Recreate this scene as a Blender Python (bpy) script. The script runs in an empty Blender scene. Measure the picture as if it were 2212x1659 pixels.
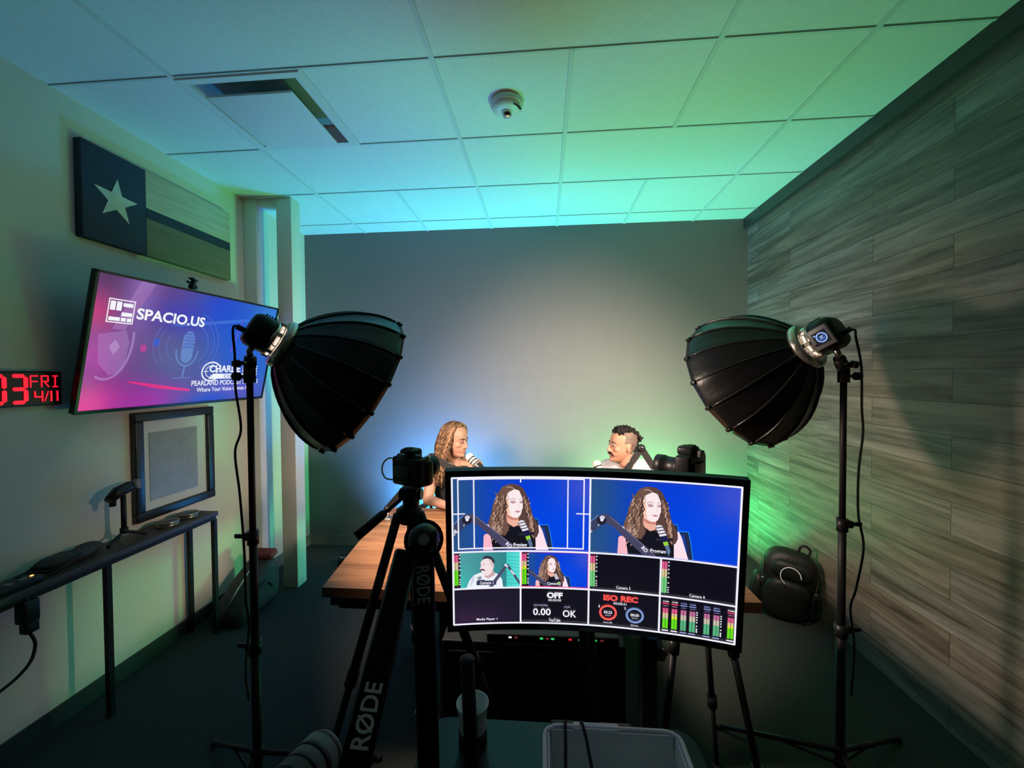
import bpy, bmesh, math, random
from mathutils import Vector, Matrix, Euler
from mathutils.geometry import tessellate_polygon
V = Vector
PI = math.pi
rnd = random.Random(11)
sc = bpy.context.scene
col = sc.collection

# ------------------------------------------------------------------ camera, world, exposure
YAW, PITCH, ROLL, FPX = 0.0779, -0.0189, -0.0092, 886.552
CAM = V((0, 0, 1.635))
fwd = V((-math.sin(YAW) * math.cos(PITCH), math.cos(YAW) * math.cos(PITCH), math.sin(PITCH)))
r0 = V((math.cos(YAW), math.sin(YAW), 0))
u0 = r0.cross(fwd)
rt = math.cos(ROLL) * r0 + math.sin(ROLL) * u0
up = -math.sin(ROLL) * r0 + math.cos(ROLL) * u0
cd = bpy.data.cameras.new('camera')
cam = bpy.data.objects.new('camera', cd)
col.objects.link(cam)
m3 = Matrix((rt, up, -fwd)).transposed()
cam.matrix_world = Matrix.Translation(CAM) @ m3.to_4x4()
cd.sensor_fit = 'HORIZONTAL'
cd.sensor_width = 36.0
cd.lens = 36.0 * FPX / 2212.0
cd.clip_start = 0.02
sc.camera = cam
w = bpy.data.worlds.new('world')
sc.world = w
w.use_nodes = True
w.node_tree.nodes['Background'].inputs[0].default_value = (0.01, 0.012, 0.012, 1)
w.node_tree.nodes['Background'].inputs[1].default_value = 0.2
vs = sc.view_settings
vs.view_transform = 'Standard'
vs.look = 'None'
vs.gamma = 1.0
vs.use_curve_mapping = False
vs.exposure = 0.0
sc.cycles.use_denoising = True
sc.cycles.max_bounces = 8
sc.cycles.sample_clamp_indirect = 4.0

P_SOFT = 215.0        # watts of each softbox
P_BLUE = 55.0        # LED panels behind the table
P_GREEN = 54.0
C_SOFT = (1.0, 0.77, 0.61)
C_BLUE = (0.02, 0.36, 1.0)
C_GREEN = (0.10, 1.0, 0.30)

# ------------------------------------------------------------------ materials
def lin(c):
    return tuple((x / 255 / 12.92) if x / 255 <= 0.04045 else ((x / 255 + 0.055) / 1.055) ** 2.4 for x in c)

def mat(name, color, rough=0.6, metal=0.0, spec=0.5, noise=None, bump=None, emis=None, es=1.0, alpha=None, trans=0.0):
    m = bpy.data.materials.new(name)
    m.use_nodes = True
    nt = m.node_tree
    b = nt.nodes['Principled BSDF']
    b.inputs['Base Color'].default_value = (*color, 1)
    b.inputs['Roughness'].default_value = rough
    b.inputs['Metallic'].default_value = metal
    b.inputs['Specular IOR Level'].default_value = spec
    if trans:
        b.inputs['Transmission Weight'].default_value = trans
    if emis:
        b.inputs['Emission Color'].default_value = (*emis, 1)
        b.inputs['Emission Strength'].default_value = es
    if noise or bump:
        tc = nt.nodes.new('ShaderNodeTexCoord')
        mp = nt.nodes.new('ShaderNodeMapping')
        nt.links.new(tc.outputs['Object'], mp.inputs[0])
    if noise:
        color2, scale = noise[0], noise[1]
        st = noise[2] if len(noise) > 2 else (1, 1, 1)
        mp.inputs['Scale'].default_value = st
        n = nt.nodes.new('ShaderNodeTexNoise')
        n.inputs['Scale'].default_value = scale
        n.inputs['Detail'].default_value = 6
        n.inputs['Roughness'].default_value = 0.65
        nt.links.new(mp.outputs[0], n.inputs['Vector'])
        rp = nt.nodes.new('ShaderNodeValToRGB')
        rp.color_ramp.elements[0].position = 0.32
        rp.color_ramp.elements[1].position = 0.68
        rp.color_ramp.elements[0].color = (*color, 1)
        rp.color_ramp.elements[1].color = (*color2, 1)
        nt.links.new(n.outputs['Fac'], rp.inputs[0])
        nt.links.new(rp.outputs[0], b.inputs['Base Color'])
    if bump:
        n2 = nt.nodes.new('ShaderNodeTexNoise')
        n2.inputs['Scale'].default_value = bump[0]
        n2.inputs['Detail'].default_value = 4
        nt.links.new(tc.outputs['Object'], n2.inputs['Vector'])
        bp = nt.nodes.new('ShaderNodeBump')
        bp.inputs['Strength'].default_value = bump[1]
        bp.inputs['Distance'].default_value = bump[2] if len(bump) > 2 else 0.002
        nt.links.new(n2.outputs['Fac'], bp.inputs['Height'])
        nt.links.new(bp.outputs[0], b.inputs['Normal'])
    return m

def screen_mat(name, strength=1.0):
    m = bpy.data.materials.new(name)
    m.use_nodes = True
    nt = m.node_tree
    b = nt.nodes['Principled BSDF']
    b.inputs['Base Color'].default_value = (0.005, 0.005, 0.006, 1)
    b.inputs['Roughness'].default_value = 0.25
    a = nt.nodes.new('ShaderNodeAttribute')
    a.attribute_name = 'Picture'
    nt.links.new(a.outputs['Color'], b.inputs['Emission Color'])
    b.inputs['Emission Strength'].default_value = strength
    return m

def wood_planks(name, along, scale_len, width, c_dark, c_light, c_warm, rough, spec=0.4, seam=0.012, vert='Z', streak=3.0):
    """planks running along one axis, rows stacked along another, each plank its own tone, long grain streaks"""
    m = bpy.data.materials.new(name)
    m.use_nodes = True
    nt = m.node_tree
    N, L = nt.nodes, nt.links
    b = N['Principled BSDF']
    tc = N.new('ShaderNodeTexCoord')
    sp = N.new('ShaderNodeSeparateXYZ')
    L.new(tc.outputs['Object'], sp.inputs[0])
    cb = N.new('ShaderNodeCombineXYZ')
    L.new(sp.outputs[along], cb.inputs[0])
    L.new(sp.outputs[vert], cb.inputs[1])
    br = N.new('ShaderNodeTexBrick')
    br.offset = 0.37
    br.inputs['Scale'].default_value = 1.0
    br.inputs['Brick Width'].default_value = scale_len
    br.inputs['Row Height'].default_value = width
    br.inputs['Mortar Size'].default_value = seam * width
    br.inputs['Mortar Smooth'].default_value = 0.2
    br.inputs['Bias'].default_value = 0.0
    br.inputs['Color1'].default_value = (0, 0, 0, 1)
    br.inputs['Color2'].default_value = (1, 1, 1, 1)
    br.inputs['Mortar'].default_value = (0.5, 0.5, 0.5, 1)
    L.new(cb.outputs[0], br.inputs['Vector'])
    # grain coordinates, shifted by plank tone
    mm = N.new('ShaderNodeMapping')
    mm.inputs['Scale'].default_value = (1.2, streak * 7, 1)
    L.new(cb.outputs[0], mm.inputs[0])
    ad = N.new('ShaderNodeVectorMath')
    ad.operation = 'MULTIPLY_ADD'
    L.new(br.outputs['Color'], ad.inputs[0])
    ad.inputs[1].default_value = (7.3, 5.1, 3.7)
    L.new(mm.outputs[0], ad.inputs[2])
    n1 = N.new('ShaderNodeTexNoise')
    n1.inputs['Scale'].default_value = 1.0
    n1.inputs['Detail'].default_value = 9
    n1.inputs['Roughness'].default_value = 0.7
    n1.inputs['Distortion'].default_value = 0.6
    L.new(ad.outputs[0], n1.inputs['Vector'])
    rp = N.new('ShaderNodeValToRGB')
    e = rp.color_ramp.elements
    e[0].position = 0.33
    e[0].color = (*c_dark, 1)
    e[1].position = 0.66
    e[1].color = (*c_light, 1)
    L.new(n1.outputs['Fac'], rp.inputs[0])
    mx = N.new('ShaderNodeMix')
    mx.data_type = 'RGBA'
    mx.blend_type = 'MIX'
    mt = N.new('ShaderNodeMath')
    mt.operation = 'MULTIPLY'
    mt.inputs[1].default_value = 0.9
    L.new(br.outputs['Color'], mt.inputs[0])
    L.new(mt.outputs[0], mx.inputs[0])
    L.new(rp.outputs[0], mx.inputs[6])
    mw = N.new('ShaderNodeMix')
    mw.data_type = 'RGBA'
    mw.blend_type = 'MULTIPLY'
    mw.inputs[0].default_value = 1.0
    L.new(rp.outputs[0], mw.inputs[6])
    mw.inputs[7].default_value = (*c_warm, 1)
    L.new(mw.outputs[2], mx.inputs[7])
    ms = N.new('ShaderNodeMix')
    ms.data_type = 'RGBA'
    L.new(br.outputs['Fac'], ms.inputs[0])
    L.new(mx.outputs[2], ms.inputs[6])
    ms.inputs[7].default_value = (*[c * 0.35 for c in c_dark], 1)
    L.new(ms.outputs[2], b.inputs['Base Color'])
    b.inputs['Roughness'].default_value = rough
    b.inputs['Specular IOR Level'].default_value = spec
    bp = N.new('ShaderNodeBump')
    bp.inputs['Strength'].default_value = 0.35
    bp.inputs['Distance'].default_value = 0.003
    L.new(n1.outputs['Fac'], bp.inputs['Height'])
    L.new(bp.outputs[0], b.inputs['Normal'])
    return m

M = {}
M['ceil'] = mat('ceiling tile', (0.78, 0.78, 0.76), 0.9, noise=((0.72, 0.72, 0.70), 60), bump=(260, 0.25, 0.002))
M['grid'] = mat('ceiling grid', (0.64, 0.65, 0.64), 0.6)
M['gap'] = mat('ceiling gap', (0.30, 0.30, 0.30), 0.8)
M['cream'] = mat('cream wall paint', (0.66, 0.63, 0.54), 0.75, bump=(180, 0.12, 0.001))
M['white_paint'] = mat('white trim paint', (0.74, 0.74, 0.70), 0.5)
M['post'] = mat('post paint', (0.70, 0.66, 0.58), 0.6)
M['grey_wall'] = mat('dark grey paint', (0.165, 0.155, 0.160), 0.75, noise=((0.173, 0.163, 0.168), 9), bump=(220, 0.1, 0.001))
M['planks'] = wood_planks('weathered plank cladding', 'Y', 1.22, 0.15, (0.050, 0.042, 0.035), (0.24, 0.22, 0.195), (0.80, 0.68, 0.58), 0.45, 0.4, 0.010, streak=2.2)
M['dark_trim'] = mat('dark trim', (0.035, 0.034, 0.034), 0.5)
M['base_grey'] = mat('grey vinyl base', (0.17, 0.155, 0.14), 0.6)
M['base_dark'] = mat('dark vinyl base', (0.03, 0.03, 0.032), 0.55)
M['carpet'] = mat('dark carpet', (0.028, 0.032, 0.032), 0.95, spec=0.1, noise=((0.055, 0.060, 0.058), 140), bump=(420, 0.8, 0.004))
M['table_wood'] = wood_planks('plank table top', 'X', 2.6, 0.16, (0.14, 0.062, 0.029), (0.44, 0.225, 0.108), (0.50, 0.42, 0.36), 0.38, 0.5, 0.012, vert='Y', streak=1.6)
M['table_edge'] = mat('table edge wood', (0.085, 0.038, 0.018), 0.45, noise=((0.13, 0.062, 0.03), 14, (0.4, 6, 6)))
M['black'] = mat('black plastic', (0.010, 0.010, 0.011), 0.40, spec=0.3)
M['matte'] = mat('matte black metal', (0.011, 0.011, 0.012), 0.5, spec=0.25)
M['gloss'] = mat('glossy black', (0.010, 0.010, 0.011), 0.18)
M['fabric'] = mat('black nylon fabric', (0.008, 0.008, 0.009), 0.34, spec=0.3, bump=(35, 0.35, 0.004))
M['rod'] = mat('black piping', (0.02, 0.02, 0.02), 0.22)
M['silver_in'] = mat('silver lining', (0.75, 0.75, 0.74), 0.35, metal=0.7)
M['chrome'] = mat('chrome', (0.75, 0.73, 0.70), 0.14, metal=1.0)
M['steel'] = mat('satin steel', (0.45, 0.44, 0.42), 0.35, metal=1.0)
M['grey_metal'] = mat('grey painted metal', (0.16, 0.16, 0.165), 0.4)
M['white_plastic'] = mat('white plastic', (0.72, 0.72, 0.70), 0.4)
M['white_cord'] = mat('white cord', (0.75, 0.76, 0.76), 0.4)
M['label_grey'] = mat('grey printed lettering', (0.42, 0.44, 0.46), 0.5)
M['label_white'] = mat('white printed lettering', (0.75, 0.75, 0.75), 0.5)
M['flag_blue'] = mat('navy painted boards', (0.012, 0.022, 0.05), 0.7, noise=((0.02, 0.035, 0.07), 8, (1, 0.6, 6)))
M['flag_pale'] = mat('pale weathered boards', (0.42, 0.35, 0.24), 0.7, noise=((0.58, 0.50, 0.36), 5, (1, 0.7, 9)))
M['flag_dim'] = mat('dull brown boards', (0.15, 0.115, 0.085), 0.7, noise=((0.21, 0.165, 0.12), 5, (1, 0.7, 9)))
M['star'] = mat('pale star paint', (0.62, 0.60, 0.48), 0.7, noise=((0.50, 0.50, 0.42), 14))
M['frame_black'] = mat('black frame', (0.012, 0.013, 0.018), 0.3)
M['mat_board'] = mat('mat board', (0.62, 0.62, 0.55), 0.8)
M['print'] = mat('faded print', (0.26, 0.26, 0.20), 0.35, noise=((0.33, 0.33, 0.26), 12))
M['console_wood'] = mat('dark console wood', (0.035, 0.028, 0.024), 0.5, noise=((0.06, 0.05, 0.042), 8, (8, 1, 8)))
M['tin'] = mat('tin', (0.30, 0.28, 0.24), 0.3, metal=0.9)
M['bag'] = mat('dark bag cloth', (0.03, 0.026, 0.026), 0.8, noise=((0.05, 0.044, 0.042), 30), bump=(60, 0.4, 0.004))
M['red'] = mat('dark red cloth', (0.13, 0.012, 0.016), 0.7)
M['pack'] = mat('black pack nylon', (0.009, 0.011, 0.010), 0.5, spec=0.35, bump=(40, 0.5, 0.006))
M['desk'] = mat('dark desk laminate', (0.020, 0.028, 0.030), 0.3, spec=0.3)
M['skin_f'] = mat('fair skin', (0.30, 0.165, 0.115), 0.5, spec=0.3)
M['skin_m'] = mat('tan skin', (0.29, 0.150, 0.098), 0.5, spec=0.3)
M['hair_f'] = mat('curly brown hair', (0.012, 0.0055, 0.003), 0.5, spec=0.25, noise=((0.105, 0.054, 0.028), 60, (1, 1, 0.4)))
M['hair_f2'] = mat('mid brown curls', (0.045, 0.022, 0.011), 0.5, spec=0.25, noise=((0.15, 0.08, 0.04), 50))
M['hair_f3'] = mat('light brown curls', (0.12, 0.065, 0.033), 0.5, spec=0.25, noise=((0.26, 0.15, 0.08), 50))
M['arm_black'] = mat('black powder coat', (0.010, 0.009, 0.009), 0.7, spec=0.1)
M['hair_m'] = mat('black hair', (0.006, 0.005, 0.005), 0.6, spec=0.15)
M['fade_m'] = mat('cropped hair', (0.035, 0.026, 0.022), 0.7, noise=((0.13, 0.085, 0.062), 60))
M['brow'] = mat('brow hair', (0.03, 0.018, 0.012), 0.6)
M['lips'] = mat('lips', (0.36, 0.13, 0.11), 0.4)
M['eye_white'] = mat('eye', (0.20, 0.17, 0.16), 0.2)
M['iris'] = mat('iris', (0.02, 0.012, 0.008), 0.15)
M['shirt'] = mat('white shirt', (0.36, 0.34, 0.37), 0.85, bump=(22, 0.4, 0.008))
M['tank'] = mat('black top', (0.014, 0.013, 0.014), 0.85, bump=(22, 0.4, 0.008))
M['jeans'] = mat('dark trousers', (0.02, 0.022, 0.035), 0.9)
M['foam_white'] = mat('mic body pale band', (0.40, 0.38, 0.34), 0.6)
M['foam_dimmed'] = mat('mic body dimmed pale band', (0.20, 0.20, 0.19), 0.7)  # pale band again, with the near microphone's dimness put into its colour
M['rubber'] = mat('rubber', (0.012, 0.012, 0.012), 0.8)
M['mesh_fabric'] = mat('chair mesh fabric', (0.018, 0.018, 0.02), 0.9)
M['clear'] = mat('clear plastic', (0.92, 0.98, 0.97), 0.12, spec=0.5, trans=1.0)
M['soft_white'] = mat('softbox diffuser cloth', (0.8, 0.8, 0.8), 0.9, emis=C_SOFT, es=P_SOFT / (PI * PI * 0.3 * 0.3))
M['led_face_b'] = mat('blue LED face', (0.1, 0.1, 0.1), 0.4, emis=C_BLUE, es=2.0)
M['led_face_g'] = mat('green LED face', (0.1, 0.1, 0.1), 0.4, emis=C_GREEN, es=2.0)
M['red_led'] = mat('red LED digits', (0.02, 0, 0), 0.4, emis=lin((255, 25, 52)), es=1.15)
M['clock_face'] = mat('dark clock face', (0.012, 0.004, 0.006), 0.25)
M['leak'] = mat('warm light through the mount slots', (0.5, 0.5, 0.5), 0.5, emis=(1.0, 0.82, 0.70), es=1.1)
M['poly'] = mat('smoky plastic ring', (0.62, 0.57, 0.50), 0.22, metal=0.8)
M['g_led'] = mat('green lamp', (0, 0.02, 0), 0.4, emis=lin((60, 230, 120)), es=0.8)
M['r_led'] = mat('red lamp', (0.02, 0, 0), 0.4, emis=lin((230, 40, 50)), es=0.8)
M['d_led'] = mat('dim red lamp', (0.02, 0, 0), 0.4, emis=lin((110, 40, 45)), es=0.8)
M['w_led'] = mat('white lamp', (0.02, 0.02, 0.02), 0.4, emis=lin((225, 225, 225)), es=0.9)
M['amber_led'] = mat('amber lamp', (0.02, 0.01, 0), 0.4, emis=lin((255, 190, 110)), es=1.5)
M['tan'] = mat('tan sticker', (0.42, 0.33, 0.20), 0.5)
M['bluesticker'] = mat('blue sticker', (0.08, 0.30, 0.62), 0.5)
M['xlr_green'] = mat('green connector ring', (0.12, 0.45, 0.05), 0.4)

# ------------------------------------------------------------------ mesh building
def root_loc(o):
    while o is not None and o.parent is not None:
        o = o.parent
    return V(o.location) if o is not None else V((0, 0, 0))

class MB:
    def __init__(s):
        s.v, s.f, s.mi, s.sm = [], [], [], []
    def add(s, vs_, fs, mi=0, sm=True):
        b = len(s.v)
        s.v += [V(p) for p in vs_]
        s.f += [tuple(b + i for i in f) for f in fs]
        s.mi += [mi] * len(fs)
        s.sm += [sm] * len(fs)
        return s
    def box(s, c, d, rot=None, mi=0, bev=0.0):
        c = V(c); hx, hy, hz = d[0] / 2, d[1] / 2, d[2] / 2
        R = rot.to_3x3() if rot is not None else Matrix.Identity(3)
        if bev <= 0:
            vs_ = [c + R @ V((x, y, z)) for x in (-hx, hx) for y in (-hy, hy) for z in (-hz, hz)]
            return s.add(vs_, [(0, 1, 3, 2), (4, 6, 7, 5), (0, 4, 5, 1), (2, 3, 7, 6), (0, 2, 6, 4), (1, 5, 7, 3)], mi, False)
        bm = bmesh.new()
        bmesh.ops.create_cube(bm, size=1)
        for v in bm.verts:
            v.co = V((v.co.x * d[0], v.co.y * d[1], v.co.z * d[2]))
        bmesh.ops.bevel(bm, geom=list(bm.edges), offset=min(bev, min(d) * 0.45), segments=3, profile=0.5, affect='EDGES')
        bm.verts.index_update()
        vs_ = [c + R @ v.co for v in bm.verts]
        fs = [tuple(v.index for v in f.verts) for f in bm.faces]
        bm.free()
        return s.add(vs_, fs, mi, True)
    def tube(s, pts, rad, n=10, mi=0, caps=True, sq=None, ref=None):
        """swept ring along points; rad number or list; sq=(a,b) squashes the ring"""
        pts = [V(p) for p in pts]
        if not isinstance(rad, (list, tuple)):
            rad = [rad] * len(pts)
        k = len(pts)
        T = []
        for i in range(k):
            a = pts[max(i - 1, 0)]; b = pts[min(i + 1, k - 1)]
            t = (b - a)
            T.append(t.normalized() if t.length > 1e-9 else V((0, 0, 1)))
        r = V(ref) if ref is not None else (V((0, 0, 1)) if abs(T[0].z) < 0.9 else V((1, 0, 0)))
        u = (r - T[0] * r.dot(T[0])).normalized()
        vs_ = []
        a_, b_ = sq if sq else (1, 1)
        for i in range(k):
            u = (u - T[i] * u.dot(T[i]))
            u = u.normalized() if u.length > 1e-6 else T[i].orthogonal().normalized()
            w_ = T[i].cross(u)
            for j in range(n):
                an = 2 * PI * j / n
                vs_.append(pts[i] + rad[i] * (u * math.cos(an) * a_ + w_ * math.sin(an) * b_))
        fs = []
        for i in range(k - 1):
            for j in range(n):
                fs.append((i * n + j, i * n + (j + 1) % n, (i + 1) * n + (j + 1) % n, (i + 1) * n + j))
        s.add(vs_, fs, mi, True)
        if caps:
            b = len(s.v) - len(vs_)
            s.f.append(tuple(b + j for j in range(n))[::-1]); s.mi.append(mi); s.sm.append(False)
            s.f.append(tuple(b + (k - 1) * n + j for j in range(n))); s.mi.append(mi); s.sm.append(False)
        return s
    def cyl(s, a, b, r, r2=None, n=20, mi=0):
        return s.tube([a, b], [r, r if r2 is None else r2], n, mi)
    def capsule(s, a, b, ra, rb, n=14, mi=0):
        a, b = V(a), V(b)
        t = (b - a).normalized()
        pts, rad = [], []
        for i in range(6):
            an = PI / 2 * (i / 5.0)
            pts.append(a - t * ra * math.cos(an)); rad.append(max(ra * math.sin(an), 1e-4))
        for i in range(6):
            an = PI / 2 * (1 - i / 5.0)
            pts.append(b + t * rb * math.cos(an)); rad.append(max(rb * math.sin(an), 1e-4))
        return s.tube(pts, rad, n, mi)
    def ell(s, c, r, rot=None, nu=20, nv=12, mi=0, e=1.0):
        c = V(c)
        R = rot.to_3x3() if rot is not None else Matrix.Identity(3)
        f = lambda x: math.copysign(abs(x) ** e, x)
        vs_, fs = [], []
        for i in range(nv + 1):
            th = PI * i / nv
            for j in range(nu):
                ph = 2 * PI * j / nu
                vs_.append(c + R @ V((r[0] * f(math.sin(th)) * f(math.cos(ph)), r[1] * f(math.sin(th)) * f(math.sin(ph)), r[2] * f(math.cos(th)))))
        for i in range(nv):
            for j in range(nu):
                fs.append((i * nu + j, (i + 1) * nu + j, (i + 1) * nu + (j + 1) % nu, i * nu + (j + 1) % nu))
        return s.add(vs_, fs, mi, True)
    def lathe(s, prof, mw, n=32, mi=0):
        """profile of (radius, height) turned about local Z, placed by matrix"""
        vs_, fs = [], []
        for r, z in prof:
            for j in range(n):
                a = 2 * PI * j / n
                vs_.append(mw @ V((r * math.cos(a), r * math.sin(a), z)))
        for i in range(len(prof) - 1):
            for j in range(n):
                fs.append((i * n + j, i * n + (j + 1) % n, (i + 1) * n + (j + 1) % n, (i + 1) * n + j))
        return s.add(vs_, fs, mi, True)
    def torus(s, c, ax, R, r, n=32, k=8, mi=0, a0=0, a1=2 * PI, ref=None):
        ax = V(ax).normalized()
        u = (V(ref) - ax * ax.dot(V(ref))).normalized() if ref is not None else ax.orthogonal().normalized()
        w_ = ax.cross(u)
        full = abs(a1 - a0 - 2 * PI) < 1e-6
        pts = [V(c) + R * (u * math.cos(a0 + (a1 - a0) * i / n) + w_ * math.sin(a0 + (a1 - a0) * i / n)) for i in range(n + 1)]
        return s.tube(pts, r, k, mi, caps=not full, ref=ax)
    def prism(s, poly, mw, h, mi=0):
        """2D polygon in local XY extruded along local Z by h"""
        n = len(poly)
        tri = tessellate_polygon([[V((p[0], p[1], 0)) for p in poly]])
        lo = [mw @ V((p[0], p[1], 0)) for p in poly]
        hi = [mw @ V((p[0], p[1], h)) for p in poly]
        fs = [(a + n, b + n, c + n) for a, b, c in tri] + [(c, b, a) for a, b, c in tri]
        fs += [(i, (i + 1) % n, (i + 1) % n + n, i + n) for i in range(n)]
        return s.add(lo + hi, fs, mi, False)
    def build(s, name, mats, parent=None, loc=None):
        if not isinstance(mats, (list, tuple)):
            mats = [mats]
        if parent is not None:
            L = root_loc(parent)
        else:
            L = V(loc) if loc is not None else V((0, 0, 0))
        me = bpy.data.meshes.new(name)
        me.from_pydata([tuple(p - L) for p in s.v], [], s.f)
        for m in mats:
            me.materials.append(m)
        me.polygons.foreach_set('material_index', s.mi)
        me.polygons.foreach_set('use_smooth', s.sm)
        me.update()
        bm = bmesh.new(); bm.from_mesh(me)
        bmesh.ops.recalc_face_normals(bm, faces=bm.faces)
        bm.to_mesh(me); bm.free()
        o = bpy.data.objects.new(name, me)
        col.objects.link(o)
        if parent is not None:
            o.parent = parent
        else:
            o.location = L
        return o

def thing(name, loc, label, cat, group=None):
    o = bpy.data.objects.new(name, None)
    o.empty_display_size = 0.05
    col.objects.link(o)
    o.location = loc
    return tag(o, label, cat, group)

def tag(o, label, cat, group=None):
    o['label'] = label
    o['category'] = cat
    if group:
        o['group'] = group
    return o

def struct(o):
    o['kind'] = 'structure'
    return o

def part(o, label):
    o['label'] = label
    return o

def frame_mat(origin, z, x=None):
    """matrix whose local Z is along z, local X close to x"""
    z = V(z).normalized()
    x = V(x) if x is not None else z.orthogonal()
    x = (x - z * z.dot(x)).normalized()
    y = z.cross(x)
    m = Matrix((x, y, z)).transposed().to_4x4()
    m.translation = V(origin)
    return m

def lerp(a, b, t):
    return a + (b - a) * t

def smooth_path(pts, n=8):
    """Catmull-Rom through points"""
    P = [V(p) for p in pts]
    P = [P[0] * 2 - P[1]] + P + [P[-1] * 2 - P[-2]]
    out = []
    for i in range(1, len(P) - 2):
        for k in range(n):
            t = k / n
            a, b, c, d = P[i - 1], P[i], P[i + 1], P[i + 2]
            out.append(0.5 * ((2 * b) + (c - a) * t + (2 * a - 5 * b + 4 * c - d) * t * t + (3 * b - a - 3 * c + d) * t ** 3))
    out.append(P[-2])
    return out

def to_mesh_obj(o, mods):
    """apply a list of (type, settings) modifiers and keep the result as plain mesh"""
    for ty, st in mods:
        md = o.modifiers.new(ty, ty)
        for k, v in st.items():
            setattr(md, k, v)
    dg = bpy.context.evaluated_depsgraph_get()
    dg.update()
    me = bpy.data.meshes.new_from_object(o.evaluated_get(dg))
    o.modifiers.clear()
    old = o.data
    o.data = me
    bpy.data.meshes.remove(old)
    me.polygons.foreach_set('use_smooth', [True] * len(me.polygons))
    return o

# ------------------------------------------------------------------ lettering
_text = {}
def text_tris(txt, bold=0.0):
    key = (txt, bold)
    if key in _text:
        return _text[key]
    cu = bpy.data.curves.new('lettering', 'FONT')
    cu.body = txt
    cu.size = 1.0
    cu.offset = bold
    cu.resolution_u = 3
    o = bpy.data.objects.new('lettering', cu)
    col.objects.link(o)
    dg = bpy.context.evaluated_depsgraph_get()
    dg.update()
    me = bpy.data.meshes.new_from_object(o.evaluated_get(dg))
    vs_ = [(v.co.x, v.co.y) for v in me.vertices]
    tris = []
    for p in me.polygons:
        ix = list(p.vertices)
        for k in range(1, len(ix) - 1):
            tris.append((vs_[ix[0]], vs_[ix[k]], vs_[ix[k + 1]]))
    xs = [p[0] for t in tris for p in t] or [0, 1]
    ys = [p[1] for t in tris for p in t] or [0, 1]
    bpy.data.meshes.remove(me)
    bpy.data.objects.remove(o)
    bpy.data.curves.remove(cu)
    _text[key] = (tris, min(xs), max(xs), min(ys), max(ys))
    return _text[key]

def add_letters(mb, txt, mw, length, height, bold=0.01, mi=0, shear=0.0):
    """lettering fitted to length x height, centred on the local origin of mw, lying in local XY"""
    tris, x0, x1, y0, y1 = text_tris(txt, bold)
    sx, sy = length / (x1 - x0), height / (y1 - y0)
    for t in tris:
        q = []
        for x, y in t:
            yy = (y - (y0 + y1) / 2) * sy
            q.append(mw @ V(((x - (x0 + x1) / 2) * sx + shear * yy, yy, 0)))
        mb.add(q, [(0, 1, 2)], mi, False)

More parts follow.
